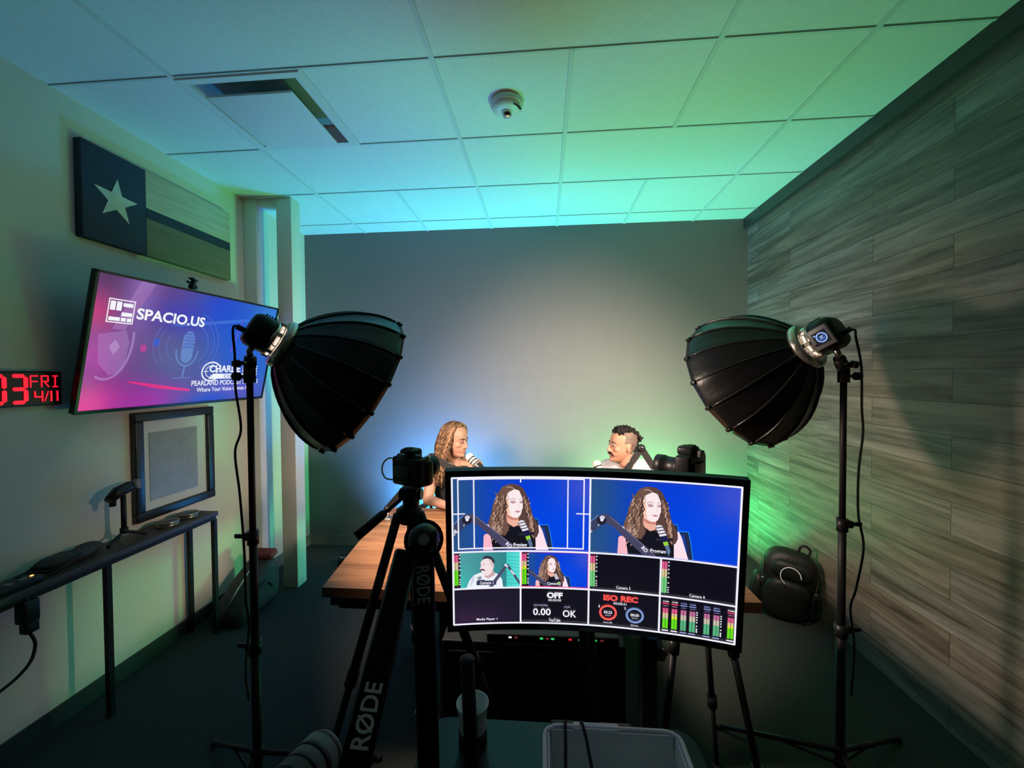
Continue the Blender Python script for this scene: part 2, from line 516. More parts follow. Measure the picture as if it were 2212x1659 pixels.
# ------------------------------------------------------------------ pictures on screens
class Canvas:
    """a picture of flat coloured shapes in its own W x H units, mapped on to a screen surface"""
    def __init__(s, W, H, fn, strips=0):
        s.W, s.H, s.fn, s.strips = W, H, fn, strips
        s.v, s.f, s.c = [], [], []
        s.layer = 0
        s.clip = (0, 0, W, H)
    @staticmethod
    def _cut(poly, ax, val, keep_less):
        out = []
        n = len(poly)
        for i in range(n):
            a, b = poly[i], poly[(i + 1) % n]
            ia = a[ax] <= val if keep_less else a[ax] >= val
            ib = b[ax] <= val if keep_less else b[ax] >= val
            if ia:
                out.append(a)
            if ia != ib:
                t = (val - a[ax]) / (b[ax] - a[ax])
                out.append((a[0] + (b[0] - a[0]) * t, a[1] + (b[1] - a[1]) * t))
        return out
    def _emit(s, poly, c):
        x0, y0, x1, y1 = s.clip
        for ax, val, kl in ((0, x0, False), (0, x1, True), (1, y0, False), (1, y1, True)):
            if len(poly) < 3:
                return
            poly = s._cut(poly, ax, val, kl)
        if len(poly) < 3:
            return
        pieces = [poly]
        if s.strips:
            st = s.W / s.strips
            lo = int(min(p[0] for p in poly) / st); hi = int((max(p[0] for p in poly) - 1e-6) / st)
            if hi > lo:
                pieces = []
                for k in range(lo, hi + 1):
                    q = s._cut(poly, 0, k * st, False)
                    if len(q) >= 3:
                        q = s._cut(q, 0, (k + 1) * st, True)
                    if len(q) >= 3:
                        pieces.append(q)
        for q in pieces:
            b = len(s.v)
            s.v += [s.fn(p[0], p[1], s.layer) for p in q]
            s.f.append(tuple(range(b, b + len(q))))
            s.c += [lin(c(p[0], p[1]) if callable(c) else c) for p in q]
    def poly(s, pts, c):
        s.layer += 1
        for a, b, d in tessellate_polygon([[V((p[0], p[1], 0)) for p in pts]]):
            s._emit([pts[a], pts[b], pts[d]], c)
    def rect(s, x0, y0, x1, y1, c, n=1, m=1):
        s.layer += 1
        for i in range(n):
            for j in range(m):
                xa, xb = lerp(x0, x1, i / n), lerp(x0, x1, (i + 1) / n)
                ya, yb = lerp(y0, y1, j / m), lerp(y0, y1, (j + 1) / m)
                s._emit([(xa, ya), (xb, ya), (xb, yb), (xa, yb)], c)
    def ell(s, cx, cy, rx, ry, c, n=24, rot=0):
        s.poly([(cx + rx * math.cos(2 * PI * i / n) * math.cos(rot) - ry * math.sin(2 * PI * i / n) * math.sin(rot),
                 cy + rx * math.cos(2 * PI * i / n) * math.sin(rot) + ry * math.sin(2 * PI * i / n) * math.cos(rot)) for i in range(n)], c)
    def line(s, pts, wd, c):
        s.layer += 1
        for a, b in zip(pts[:-1], pts[1:]):
            dx, dy = b[0] - a[0], b[1] - a[1]
            L = math.hypot(dx, dy) or 1
            nx, ny = -dy / L * wd / 2, dx / L * wd / 2
            ex, ey = dx / L * wd * 0.2, dy / L * wd * 0.2
            s._emit([(a[0] + nx - ex, a[1] + ny - ey), (b[0] + nx + ex, b[1] + ny + ey), (b[0] - nx + ex, b[1] - ny + ey), (a[0] - nx - ex, a[1] - ny - ey)], c)
    def arc(s, cx, cy, rx, ry, a0, a1, wd, c, n=28):
        s.line([(cx + rx * math.cos(lerp(a0, a1, i / n)), cy + ry * math.sin(lerp(a0, a1, i / n))) for i in range(n + 1)], wd, c)
    def text(s, txt, cx, cy, w, h, c, bold=0.0, shear=0.0, rot=0.0):
        s.layer += 1
        tris, x0, x1, y0, y1 = text_tris(txt, bold)
        sx, sy = w / (x1 - x0), h / (y1 - y0)
        cr, sr = math.cos(rot), math.sin(rot)
        for t in tris:
            q = []
            for x, y in t:
                yy = (y - (y0 + y1) / 2) * sy
                xx = (x - (x0 + x1) / 2) * sx + shear * yy
                q.append((cx + xx * cr + yy * sr, cy + xx * sr - yy * cr))
            s._emit(q, c)
    def build(s, name, m, parent, back=None):
        L = root_loc(parent)
        me = bpy.data.meshes.new(name)
        me.from_pydata([tuple(p - L) for p in s.v], [], s.f)
        at = me.color_attributes.new('Picture', 'FLOAT_COLOR', 'POINT')
        flat = []
        for c in s.c:
            flat += [c[0], c[1], c[2], 1.0]
        at.data.foreach_set('color', flat)
        me.materials.append(m)
        me.update()
        o = bpy.data.objects.new(name, me)
        col.objects.link(o)
        o.parent = parent
        return o

# ------------------------------------------------------------------ room shell
XL, XR, YB, YF, ZC = -2.315, 1.826, 3.852, -2.3, 3.027
T = 0.6096
GX, GY = 0.131, 3.009
struct(MB().box(((XL + XR) / 2, (YB + YF) / 2, -0.05), (XR - XL + 0.4, YB - YF + 0.4, 0.1)).build('floor', M['carpet']))
struct(MB().box(((XL + XR) / 2, YB + 0.06, 1.5), (XR - XL + 0.24, 0.12, 3.2)).build('wall_back', M['grey_wall']))
struct(MB().box((XL - 0.06, (YB + YF) / 2, 1.5), (0.12, YB - YF, 3.2)).build('wall_left', M['cream']))
struct(MB().box((XR + 0.06, (YB + YF) / 2, 1.5), (0.12, YB - YF, 3.2)).build('wall_right', M['planks']))
struct(MB().box(((XL + XR) / 2, YF - 0.06, 1.5), (XR - XL + 0.24, 0.12, 3.2)).build('wall_front', M['grey_wall']))

# ceiling: lay-in tiles with one opening for the air diffuser, grid bars just below
cm = MB()
vx0, vx1, vy0, vy1 = GX - 3 * T, GX - 2 * T, GY - 2 * T, GY - T
def crect(x0, x1, y0, y1):
    cm.add([(x0, y0, ZC), (x1, y0, ZC), (x1, y1, ZC), (x0, y1, ZC)], [(0, 1, 2, 3)], 0, False)
crect(XL, XR, YF, vy0)
crect(XL, XR, vy1, YB)
crect(XL, vx0, vy0, vy1)
crect(vx1, XR, vy0, vy1)
for k in range(-6, 3):                                     # runners across the room
    y = GY + k * T
    if y < YB:
        cm.box(((XL + XR) / 2, y, ZC - 0.002), (XR - XL, 0.013, 0.005), mi=1)
        cm.box(((XL + XR) / 2, y - 0.008, ZC - 0.0008), (XR - XL, 0.005, 0.002), mi=2)
def lbar(c, y0, y1):
    cm.box((GX + (c - 3) * T, (y0 + y1) / 2, ZC - 0.0025), (0.023, y1 - y0, 0.006), mi=1)
rows = {-6: (0, 2, 4), -5: (0, 2, 4), -4: (0, 2, 4), -3: (0, 2, 4, 5), -2: (0, 1, 2, 3, 4, 5), -1: (0, 2, 3, 5), 0: (0, 1, 2, 3, 4, 5), 1: (0, 1, 2, 3, 4, 5)}
for r, cs in rows.items():
    ya, yb = GY + r * T, min(GY + (r + 1) * T, YB)
    for c in cs:
        lbar(c, ya, yb)
struct(cm.build('ceiling', [M['ceil'], M['grid'], M['gap']]))

struct(MB().box((XL + 0.006, (YF + 3.03) / 2, 0.045), (0.012, 3.03 - YF, 0.09)).build('baseboard_left', M['base_dark']))
bb = MB().box(((XL + XR) / 2, YB - 0.006, 0.047), (XR - XL, 0.012, 0.095)).box((XL + 0.006, 3.5, 0.047), (0.012, 0.70, 0.095))
struct(bb.build('baseboard_back', M['base_grey']))
# a narrow free-standing post, a jamb against the left wall and the header that joins them
struct(MB().box((-1.984, 3.089, ZC / 2), (0.12, 0.118, ZC), bev=0.004).build('trim_1', M['post']))
struct(MB().box((-2.262, 3.10, ZC / 2), (0.105, 0.14, ZC), bev=0.004).build('trim_2', M['white_paint']))
struct(MB().box((-2.127, 3.10, ZC - 0.028), (0.166, 0.10, 0.056), bev=0.003).build('trim_3', M['white_paint']))
struct(MB().box((XR - 0.018, (YB + YF) / 2, ZC - 0.045), (0.036, YB - YF, 0.09)).build('trim_4', M['dark_trim']))

# ------------------------------------------------------------------ LED panels on the floor behind the table
def led_panel(name_label, loc, aim, colr, watts, face, size=0.30, spread=PI):
    t = thing('led_floor_light', loc, name_label, 'light', 'LED lights on the floor behind the table')
    d = V(aim).normalized()
    c = V(loc) + V((0, 0, 0.20))
    mw = frame_mat(c, d, (1, 0, 0))
    MB().box(c - d * 0.02, (size + 0.03, size + 0.03, 0.035), mw, bev=0.006).build('housing', M['black'], t)
    MB().box(c + d * 0.001, (size, size, 0.004), mw).build('panel_face', face, t)
    for sx in (-1, 1):
        f = MB()
        f.tube([V(loc) + V((sx * 0.12, -0.07, 0.008)), V(loc) + V((sx * 0.12, 0.07, 0.008))], 0.008, 8)
        f.tube([V(loc) + V((sx * 0.12, 0, 0.008)), c + mw.to_3x3() @ V((sx * 0.12, 0, -0.03))], 0.007, 8)
        f.build('foot', M['matte'], t)
    ld = bpy.data.lights.new('led light', 'AREA')
    ld.shape = 'SQUARE'
    ld.size = size
    ld.color = colr
    ld.energy = watts
    ld.spread = spread
    lo = bpy.data.objects.new('led_light', ld)
    col.objects.link(lo)
    lo.parent = t
    z = -d
    lm = frame_mat((0, 0, 0), z, (1, 0, 0))
    lm.translation = c + d * 0.012 - V(loc)
    lo.matrix_local = lm
    return t
led_panel('blue LED panel on the floor behind the seated woman, aimed up the grey wall', (-0.98, 3.64, 0), (0.20, 0.22, 1.0), C_BLUE, P_BLUE, M['led_face_b'], spread=2.6)
led_panel('green LED panel on the floor behind the seated man, aimed up the grey wall', (1.02, 3.64, 0), (-0.75, 0.18, 1.0), C_GREEN, P_GREEN, M['led_face_g'], spread=2.6)
led_panel('added green LED light in the far corner, for the green glow on the plank wall', (1.36, 3.55, 0), (0.42, 0.42, 0.75), C_GREEN, 20.0, M['led_face_g'], size=0.2, spread=2.7)  # unseen lamp, added to turn the corner and plank wall green
led_panel('added blue LED light left of the seated woman, for the blue glow on the grey wall', (-1.08, 3.44, 0), (0.16, 0.85, 0.55), C_BLUE, 42.0, M['led_face_b'], size=0.2, spread=2.4)  # extra unseen lamp, added to strengthen the blue behind the woman

# ------------------------------------------------------------------ ceiling fittings
t = thing('ceiling_vent', ((vx0 + vx1) / 2, (vy0 + vy1) / 2, ZC - 0.03), 'square white plaque air diffuser in the ceiling above the wall television', 'vent')
cx, cy = (vx0 + vx1) / 2, (vy0 + vy1) / 2
fl = MB()
def ring(a0, z0, a1, z1, mb, mi=0):
    o = [(-1, -1), (1, -1), (1, 1), (-1, 1)]
    vs_ = [(cx + sx * a0, cy + sy * a0, z0) for sx, sy in o] + [(cx + sx * a1, cy + sy * a1, z1) for sx, sy in o]
    mb.add(vs_, [(i, (i + 1) % 4, 4 + (i + 1) % 4, 4 + i) for i in range(4)], mi, False)
ring(0.303, ZC - 0.004, 0.298, ZC - 0.012, fl)
ring(0.298, ZC - 0.012, 0.262, ZC - 0.010, fl)
ring(0.262, ZC - 0.010, 0.245, ZC + 0.075, fl)
ring(0.245, ZC + 0.075, 0.0, ZC + 0.076, fl, 1)
fl.build('flange', [M['white_plastic'], M['gap']], t)
MB().box((cx, cy, ZC - 0.034), (0.43, 0.43, 0.012), bev=0.005).build('plaque', M['white_plastic'], t)
for sx in (-1, 1):
    hg = MB()
    hg.cyl((cx + sx * 0.12, cy, ZC - 0.03), (cx + sx * 0.12, cy, ZC + 0.076), 0.005, n=8)
    hg.build('hanger', M['steel'], t)

t = thing('smoke_detector', (-0.177, 2.10, ZC - 0.06), 'round white smoke detector with a clear strobe dome on the ceiling', 'smoke detector')
mw = Matrix.Translation((-0.177, 2.10, ZC))
MB().lathe([(0, 0), (0.082, 0), (0.084, -0.022), (0.080, -0.030), (0.0, -0.030)], mw).build('base', M['white_plastic'], t)
MB().lathe([(0.076, -0.030), (0.074, -0.040), (0.055, -0.052), (0.034, -0.055), (0, -0.055)], mw).build('cover', M['white_plastic'], t)
MB().lathe([(0.026, -0.052), (0.026, -0.064), (0.020, -0.074), (0.010, -0.080), (0, -0.081)], mw, 20).build('strobe_dome', M['chrome'], t)
sl = MB()
for i in range(5):
    a = -0.9 + i * 0.17
    p = V((-0.177 + 0.066 * math.cos(a), 2.10 + 0.066 * math.sin(a), ZC - 0.0465))
    sl.box(p, (0.020, 0.004, 0.006), Matrix.Rotation(a, 3, 'Z').to_4x4() @ Matrix.Rotation(0.55, 4, 'Y'))
sl.build('sound_slot', M['black'], t)

# ------------------------------------------------------------------ left wall: flag, television, clock, picture
t = thing('wooden_flag', (XL, 2.36, 2.353), 'wooden plank flag with one pale star on navy, hung high above the television', 'wall art')
X0 = XL + 0.042
def slab(y0, y1, z0, z1, x=X0, th=0.042):
    return MB().box((x - th / 2, (y0 + y1) / 2, (z0 + z1) / 2), (th, y1 - y0, z1 - z0), bev=0.003)
slab(1.878, 2.209, 2.351, 2.838).build('star_panel', M['flag_blue'], t)
slab(2.209, 2.843, 2.624, 2.840).build('upper_stripe', M['flag_pale'], t)
slab(2.209, 2.843, 2.566, 2.624).build('thin_stripe', M['flag_blue'], t)
slab(2.209, 2.843, 2.352, 2.566).build('lower_stripe', M['flag_dim'], t)
pts = []
for i in range(10):
    r = 0.118 if i % 2 == 0 else 0.046
    a = PI / 2 + i * PI / 5 - 0.05
    pts.append((r * math.cos(a), r * math.sin(a)))
mwf = Matrix(((0, 0, 1, X0), (1, 0, 0, 2.043), (0, 1, 0, 2.590), (0, 0, 0, 1)))
MB().prism(pts, mwf, 0.003).build('star', M['star'], t)

# television on a tilting wall mount
TC, TR, TN, TU = V((-2.128, 2.391, 1.819)), V((0.049, 0.9987, 0.012)), V((0.972, -0.045, -0.232)), V((0.231, -0.023, 0.973))
TN = TR.cross(TU).normalized()
if TN.x < 0:
    TN = -TN
TU = TN.cross(TR).normalized()
if TU.z < 0:
    TU = -TU
tvm = Matrix((TR, TU, TN)).transposed().to_4x4()
tvm.translation = TC
t = thing('television', (TC.x, TC.y, 1.47), 'flat television tilted on the left wall, showing a purple and blue podcast slide', 'television')
TW, TH = 1.23, 0.705
MB().box(TC - TN * 0.018, (TW, TH, 0.03), tvm, bev=0.006).build('housing', M['black'], t)
MB().box(TC - TN * 0.05, (TW * 0.7, TH * 0.6, 0.04), tvm, bev=0.01).build('rear_cover', M['matte'], t)
mb = MB()
for s in (-0.2, 0.2):
    a = TC - TN * 0.065 + TR * s
    mb.box(a, (0.04, 0.42, 0.012), tvm)
    mb.tube([a + TU * 0.15, V((XL + 0.03, a.y, a.z + 0.12))], 0.013, 8)
    mb.tube([a - TU * 0.15, V((XL + 0.03, a.y, a.z - 0.12))], 0.013, 8)
mb.box((XL + 0.015, TC.y, TC.z), (0.028, 0.5, 0.34))
mb.build('wall_bracket', M['matte'], t)
bz = MB()
b = 0.012
for (x, y, dx, dy) in ((0, TH / 2 - b / 2, TW, b), (0, -TH / 2 + b / 2 * 1.4, TW, b * 1.4), (-TW / 2 + b / 2, 0, b, TH), (TW / 2 - b / 2, 0, b, TH)):
    bz.box(tvm @ V((x, y, 0.0)), (dx, dy, 0.010), tvm)
bz.build('bezel', M['gloss'], t)
SW, SH = TW - 2 * b, TH - 2.4 * b
def tvfn(u, v, k):
    return tvm @ V(((u / 1920 - 0.5) * SW, (0.5 - v / 1080) * SH + 0.002, -0.0012 + 0.00001 * k))
def mixc(a, b_, t_):
    t_ = max(0.0, min(1.0, t_))
    return tuple(lerp(x, y, t_) for x, y in zip(a, b_))
def g2(x, y, cx_, cy_, sx_, sy_):
    return math.exp(-((x - cx_) / sx_) ** 2 - ((y - cy_) / sy_) ** 2)
def tvbg(x, y):
    c = mixc((96, 58, 128), (72, 84, 168), (x - 500) / 900)
    c = mixc(c, (84, 92, 148), 0.9 * g2(x, y, 760, 620, 330, 320))
    c = mixc(c, (150, 110, 190), 0.75 * g2(x, y, 330, 100, 150, 330))
    c = mixc(c, (80, 40, 92), 0.8 * g2(x, y, 60, 20, 150, 150))
    c = mixc(c, (196, 40, 118), 0.95 * g2(x, y, 20, 300, 150, 170))
    c = mixc(c, (190, 60, 170), 0.8 * g2(x, y, 40, 640, 240, 220))
    c = mixc(c, (232, 20, 150), 1.0 * g2(x, y, 60, 1040, 300, 190))
    c = mixc(c, (170, 30, 160), 0.85 * g2(x, y, 520, 1040, 330, 160))
    c = mixc(c, (60, 50, 180), 0.8 * g2(x, y, 700, 250, 260, 160))
    c = mixc(c, (20, 60, 205), 0.95 * g2(x, y, 1180, 140, 330, 240))
    c = mixc(c, (10, 84, 214), 0.95 * g2(x, y, 1500, 420, 430, 420))
    c = mixc(c, (40, 140, 225), 0.8 * g2(x, y, 1880, 120, 300, 260))
    c = mixc(c, (30, 110, 220), 0.6 * g2(x, y, 1800, 700, 240, 420))
    c = mixc(c, (96, 80, 196), 0.85 * g2(x, y, 1500, 960, 330, 120))
    c = mixc(c, (24, 60, 200), 0.8 * g2(x, y, 1180, 1060, 260, 60))
    return c
tv = Canvas(1920, 1080, tvfn)
tv.rect(0, 0, 1920, 1080, tvbg, 64, 40)
# pale streaks and the faint microphone drawings
tv.poly([(320, 0), (440, 0), (250, 420), (150, 420)], lambda x, y: mixc(tvbg(x, y), (190, 150, 215), 0.35))
tv.poly([(620, 330), (1500, 170), (1920, 200), (1920, 230), (1480, 210), (700, 345)], lambda x, y: mixc(tvbg(x, y), (70, 150, 240), 0.35))
tv.line([(1440, 180), (1340, 560)], 14, lambda x, y: mixc(tvbg(x, y), (140, 70, 215), 0.7))
gh = lambda x, y: mixc(tvbg(x, y), (190, 170, 220), 0.5)
tv.poly([(60, 470), (260, 420), (300, 520), (280, 760), (180, 800), (90, 700)], lambda x, y: mixc(tvbg(x, y), (190, 160, 215), 0.32))
tv.poly([(150, 560), (190, 500), (230, 560), (190, 630)], lambda x, y: mixc(tvbg(x, y), (210, 200, 235), 0.5))
tv.arc(150, 500, 175, 330, -0.2, PI * 0.62, 20, gh)
tv.poly([(324, 858), (360, 852), (930, 945), (930, 966), (600, 925)], (228, 30, 128))
tv.ell(522, 501, 32, 36, lambda x, y: mixc(tvbg(x, y), (45, 85, 215), 0.85))
tv.ell(418, 562, 28, 34, lambda x, y: mixc(tvbg(x, y), (200, 50, 150), 0.8))
lb = lambda x, y: mixc(tvbg(x, y), (120, 175, 240), 0.5)
lf = lambda x, y: mixc(tvbg(x, y), (110, 160, 240), 0.30)
tv.poly([(833 + 62 * math.cos(a) * (1 if 1 else 1), (455 if math.sin(a) < 0 else 600) + 84 * math.sin(a)) for a in [2 * PI * i / 28 for i in range(28)]], lb)
tv.arc(833, 560, 112, 150, 0.0, PI, 15, lb)
tv.line([(833, 710), (826, 826)], 15, lb)
tv.line([(735, 829), (915, 829)], 15, lf)
for iy in range(5):
    for ix in range(4):
        tv.ell(795 + ix * 26 + (iy % 2) * 9, 400 + iy * 32, 9, 9, (62, 90, 190), 8)
for k, (rr, wd) in enumerate(((215, 10), (285, 9), (335, 11))):
    tv.arc(833, 500, rr, rr * 0.98, -1.25, 0.95, wd, lf)
    tv.arc(833, 520, rr, rr * 0.9, PI - 0.8 + 0.1 * k, PI + 0.55, wd * 0.8, lf)
WH = (245, 246, 252)
# framed block logo
for r_ in ((97, 177, 297, 186), (97, 360, 297, 369), (97, 177, 105, 369), (289, 177, 297, 369)):
    tv.rect(*r_, WH)
for r_ in ((112, 196, 150, 268), (158, 196, 196, 268), (206, 202, 282, 232), (202, 278, 284, 310), (112, 322, 196, 352), (204, 322, 240, 352), (248, 322, 284, 352)):
    tv.rect(*r_, WH)
tv.text('SPACIO.US', 643, 272, 648, 96, WH, 0.028)
# round sight emblem with lettering
tv.arc(1145, 768, 112, 98, 0.5, 2 * PI - 0.55, 14, WH)
tv.arc(1145, 768, 70, 62, 0, 2 * PI, 7, WH)
for a in range(4):
    tv.line([(1145 + 40 * math.cos(a * PI / 2), 768 + 36 * math.sin(a * PI / 2)), (1145 + 92 * math.cos(a * PI / 2), 768 + 80 * math.sin(a * PI / 2))], 7, WH)
tv.text('CHARLIE MIKE', 1445, 738, 660, 78, WH, 0.03, shear=-0.12)
tv.poly([(1170, 792), (1785, 792), (1770, 846), (1120, 846)], WH)
tv.text('CONTINUED', 1500, 819, 380, 34, (60, 95, 190), 0.015, shear=-0.12)
tv.text('PEARLAND PODCAST STUDIO', 1378, 888, 880, 54, WH, 0.015, shear=-0.15)
tv.text('Where Your Voice Comes Alive.', 1384, 958, 752, 46, WH, 0.012, shear=-0.12)
tv.build('screen', screen_mat('television picture', 0.95), t)

# little clamp mount sitting on the television's top edge
mt = TC + TU * (TH / 2 + 0.004) - TN * 0.015 + TR * (-0.10)
t = thing('camera_clamp', mt, 'tiny black camera clamp standing on the top edge of the television', 'camera mount')
MB().box(mt + V((0, 0, 0.012)), (0.032, 0.036, 0.024), bev=0.005).build('clamp_body', M['black'], t)
MB().ell(mt + V((0, 0, 0.034)), (0.015, 0.015, 0.015)).build('ball', M['black'], t)
MB().cyl(mt + V((0, -0.012, 0.030)), mt + V((0, -0.038, 0.036)), 0.007, n=10).build('knob', M['black'], t)
MB().box(mt + V((0, 0.004, 0.056)), (0.03, 0.042, 0.009), Matrix.Rotation(-0.3, 4, 'X'), bev=0.003).cyl(mt + V((0, 0, 0.03)), mt + V((0, 0.003, 0.055)), 0.006, n=8).build('plate', M['black'], t)

# LED wall clock
t = thing('led_clock', (XL, 1.47, 1.52), 'red LED digital clock on the left wall beside the television', 'clock')
MB().box((XL + 0.014, 1.47, 1.599), (0.028, 0.62, 0.158), bev=0.004).build('case', M['black'], t)
MB().box((XL + 0.029, 1.47, 1.599), (0.003, 0.60, 0.142)).build('face', M['clock_face'], t)
SEG = {'0': 'abcdef', '3': 'abcdg', '1': 'bc', '4': 'bcfg', 'F': 'aefg'}
XC = XL + 0.0335
def seg_poly(mb, s_, y0, z0, wd, hg_, th, slant=0.0):
    g_ = 0.10 * th
    def bar(a, b_):
        (ya, za), (yb, zb) = a, b_
        d = V((yb - ya, zb - za)); L = d.length; d /= L; n_ = V((-d.y, d.x))
        q = []
        for k_, o_ in ((g_, 0), (th * 0.5, th / 2), (L - th * 0.5, th / 2), (L - g_, 0), (L - th * 0.5, -th / 2), (th * 0.5, -th / 2)):
            p = V((ya, za)) + d * k_ + n_ * o_
            q.append((XC, p.x, p.y))
        mb.add(q, [(0, 1, 2, 3, 4, 5)], 0, False)
    ly, ry, by, my, ty = y0, y0 + wd, z0, z0 + hg_ / 2, z0 + hg_
    D = {'a': ((ly, ty), (ry, ty)), 'b': ((ry, my), (ry, ty)), 'c': ((ry, by), (ry, my)), 'd': ((ly, by), (ry, by)), 'e': ((ly, by), (ly, my)), 'f': ((ly, my), (ly, ty)), 'g': ((ly, my), (ry, my))}
    for k_ in s_:
        bar(*D[k_])
dg_ = MB()
seg_poly(dg_, SEG['0'], 1.517, 1.540, 0.050, 0.116, 0.017)
seg_poly(dg_, SEG['3'], 1.590, 1.540, 0.050, 0.116, 0.017)
seg_poly(dg_, SEG['1'], 1.400, 1.540, 0.050, 0.116, 0.017)
for z_ in (1.575, 1.622):
    dg_.add([(XC, 1.475 + 0.008 * math.cos(a), z_ + 0.008 * math.sin(a)) for a in [2 * PI * i / 10 for i in range(10)]], [tuple(range(10))], 0, False)
dg_.build('time_digits', M['red_led'], t)
dy_ = MB()
def strokes(mb, y0, z0, sc_, segs, th=0.006):
    for (a, b_) in segs:
        ya, za, yb, zb = y0 + a[0] * sc_, z0 + a[1] * sc_, y0 + b_[0] * sc_, z0 + b_[1] * sc_
        d = V((yb - ya, zb - za)); L = d.length; d /= L; n_ = V((-d.y, d.x)) * th / 2
        e_ = d * th * 0.2
        q = [(XC, ya + n_.x - e_.x, za + n_.y - e_.y), (XC, yb + n_.x + e_.x, zb + n_.y + e_.y), (XC, yb - n_.x + e_.x, zb - n_.y + e_.y), (XC, ya - n_.x - e_.x, za - n_.y - e_.y)]
        mb.add(q, [(0, 1, 2, 3)], 0, False)
strokes(dy_, 1.657, 1.606, 0.05, [((0, 0), (0, 1)), ((0, 1), (0.55, 1)), ((0, 0.5), (0.5, 0.5))])
strokes(dy_, 1.697, 1.606, 0.05, [((0, 0), (0, 1)), ((0, 1), (0.5, 1)), ((0.5, 1), (0.5, 0.5)), ((0.5, 0.5), (0, 0.5)), ((0.2, 0.5), (0.55, 0))])
strokes(dy_, 1.737, 1.606, 0.05, [((0.25, 0), (0.25, 1)), ((0.05, 1), (0.45, 1)), ((0.05, 0), (0.45, 0))])
dy_.build('day_letters', M['red_led'], t)
dt_ = MB()
strokes(dt_, 1.672, 1.541, 0.045, [((0, 1), (0, 0.45)), ((0, 0.45), (0.6, 0.45)), ((0.6, 0), (0.6, 1))], 0.007)
strokes(dt_, 1.708, 1.541, 0.045, [((0, 0), (0.3, 1))], 0.005)
strokes(dt_, 1.733, 1.541, 0.045, [((0, 0), (0, 0.45)), ((0, 0.55), (0, 1))], 0.008)
strokes(dt_, 1.757, 1.541, 0.045, [((0, 0), (0, 0.45)), ((0, 0.55), (0, 1))], 0.008)
dt_.build('date_digits', M['red_led'], t)

# framed print under the television
t = thing('picture_frame', (XL, 2.39, 0.82), 'black framed print with a wide pale mat, hung below the television', 'picture')
fy0, fy1, fz0, fz1, fw = 2.118, 2.668, 0.822, 1.447, 0.052
fm = MB()
for (y, z, dy, dz) in ((2.393, fz1 - fw / 2, fy1 - fy0, fw), (2.393, fz0 + fw / 2, fy1 - fy0, fw), (fy0 + fw / 2, (fz0 + fz1) / 2, fw, fz1 - fz0 - 2 * fw), (fy1 - fw / 2, (fz0 + fz1) / 2, fw, fz1 - fz0 - 2 * fw)):
    fm.box((XL + 0.018, y, z), (0.036, dy, dz), bev=0.007)
fm.build('frame', M['frame_black'], t)
MB().box((XL + 0.008, 2.393, 1.1345), (0.012, fy1 - fy0 - 2 * fw + 0.01, fz1 - fz0 - 2 * fw + 0.01)).build('mat_board', M['mat_board'], t)
MB().box((XL + 0.0155, 2.380, 1.125), (0.003, 0.33, 0.40)).build('print', M['print'], t)

# ------------------------------------------------------------------ narrow console along the left wall and what stands on it
t = thing('console_table', (-2.2, 1.65, 0), 'narrow dark console table with thin black legs along the left wall', 'console table')
MB().box((-2.200, 1.60, 0.771), (0.20, 1.75, 0.028), bev=0.003).build('top', M['console_wood'], t)
rl = MB()
for x in (-2.285, -2.115):
    rl.box((x, 1.60, 0.747), (0.022, 1.72, 0.02))
for y in (0.75, 1.81, 2.455):
    rl.box((-2.2, y, 0.747), (0.17, 0.022, 0.02))
rl.build('rail', M['matte'], t)
for x in (-2.285, -2.115):
    for y in (0.75, 1.81, 2.455):
        if y == 1.81 and x < -2.2:
            continue
        MB().box((x, y, 0.3685), (0.024, 0.024, 0.737)).build('leg', M['matte'], t)

def tin(loc, label):
    t = thing('lidded_tin', loc, label, 'tin', 'tins on the console')
    mw = Matrix.Translation(loc)
    MB().lathe([(0, 0), (0.050, 0), (0.054, 0.004), (0.054, 0.020), (0, 0.020)], mw).build('body', M['tin'], t)
    MB().lathe([(0, 0.020), (0.056, 0.020), (0.057, 0.024), (0.055, 0.031), (0.048, 0.033), (0.046, 0.031), (0, 0.031)], mw).build('lid', M['tin'], t)
tin((-2.185, 2.205, 0.785), 'round flat metal tin on the console, the one nearer the small mic stand')
tin((-2.190, 2.345, 0.785), 'round flat metal tin on the console, the one nearest its far end')

b = V((-2.215, 1.985, 0.785))
t = thing('desktop_mic_stand', b, 'small black desktop tripod stand with a bent clamp head on the console', 'stand')
for a in (0.9, 0.9 + 2.1, 0.9 + 4.2):
    q = V((0.055 * math.cos(a), 0.11 * math.sin(a), 0.008))
    MB().tube(smooth_path([b + V((0, 0, 0.05)), b + q * 0.5 + V((0, 0, 0.028)), b + q], 5), 0.008, 8).build('leg', M['matte'], t)
MB().cyl(b + V((0, 0, 0.04)), b + V((0, 0, 0.24)), 0.012, n=12).cyl(b + V((0, 0, 0.04)), b + V((0, 0, 0.07)), 0.018, n=12).build('pole', M['matte'], t)
MB().tube([b + V((0, -0.075, 0.235)), b + V((0, -0.03, 0.265)), b + V((0, 0.03, 0.28)), b + V((0, 0.06, 0.28))], [0.02, 0.03, 0.028, 0.02], 12).cyl(b + V((0, -0.055, 0.20)), b + V((0, -0.05, 0.25)), 0.014, n=10).build('clamp_head', M['black'], t)
MB().cyl(b + V((0.002, 0.06, 0.285)), b + V((0.022, 0.068, 0.287)), 0.026, n=20).build('disc_knob', M['grey_metal'], t)

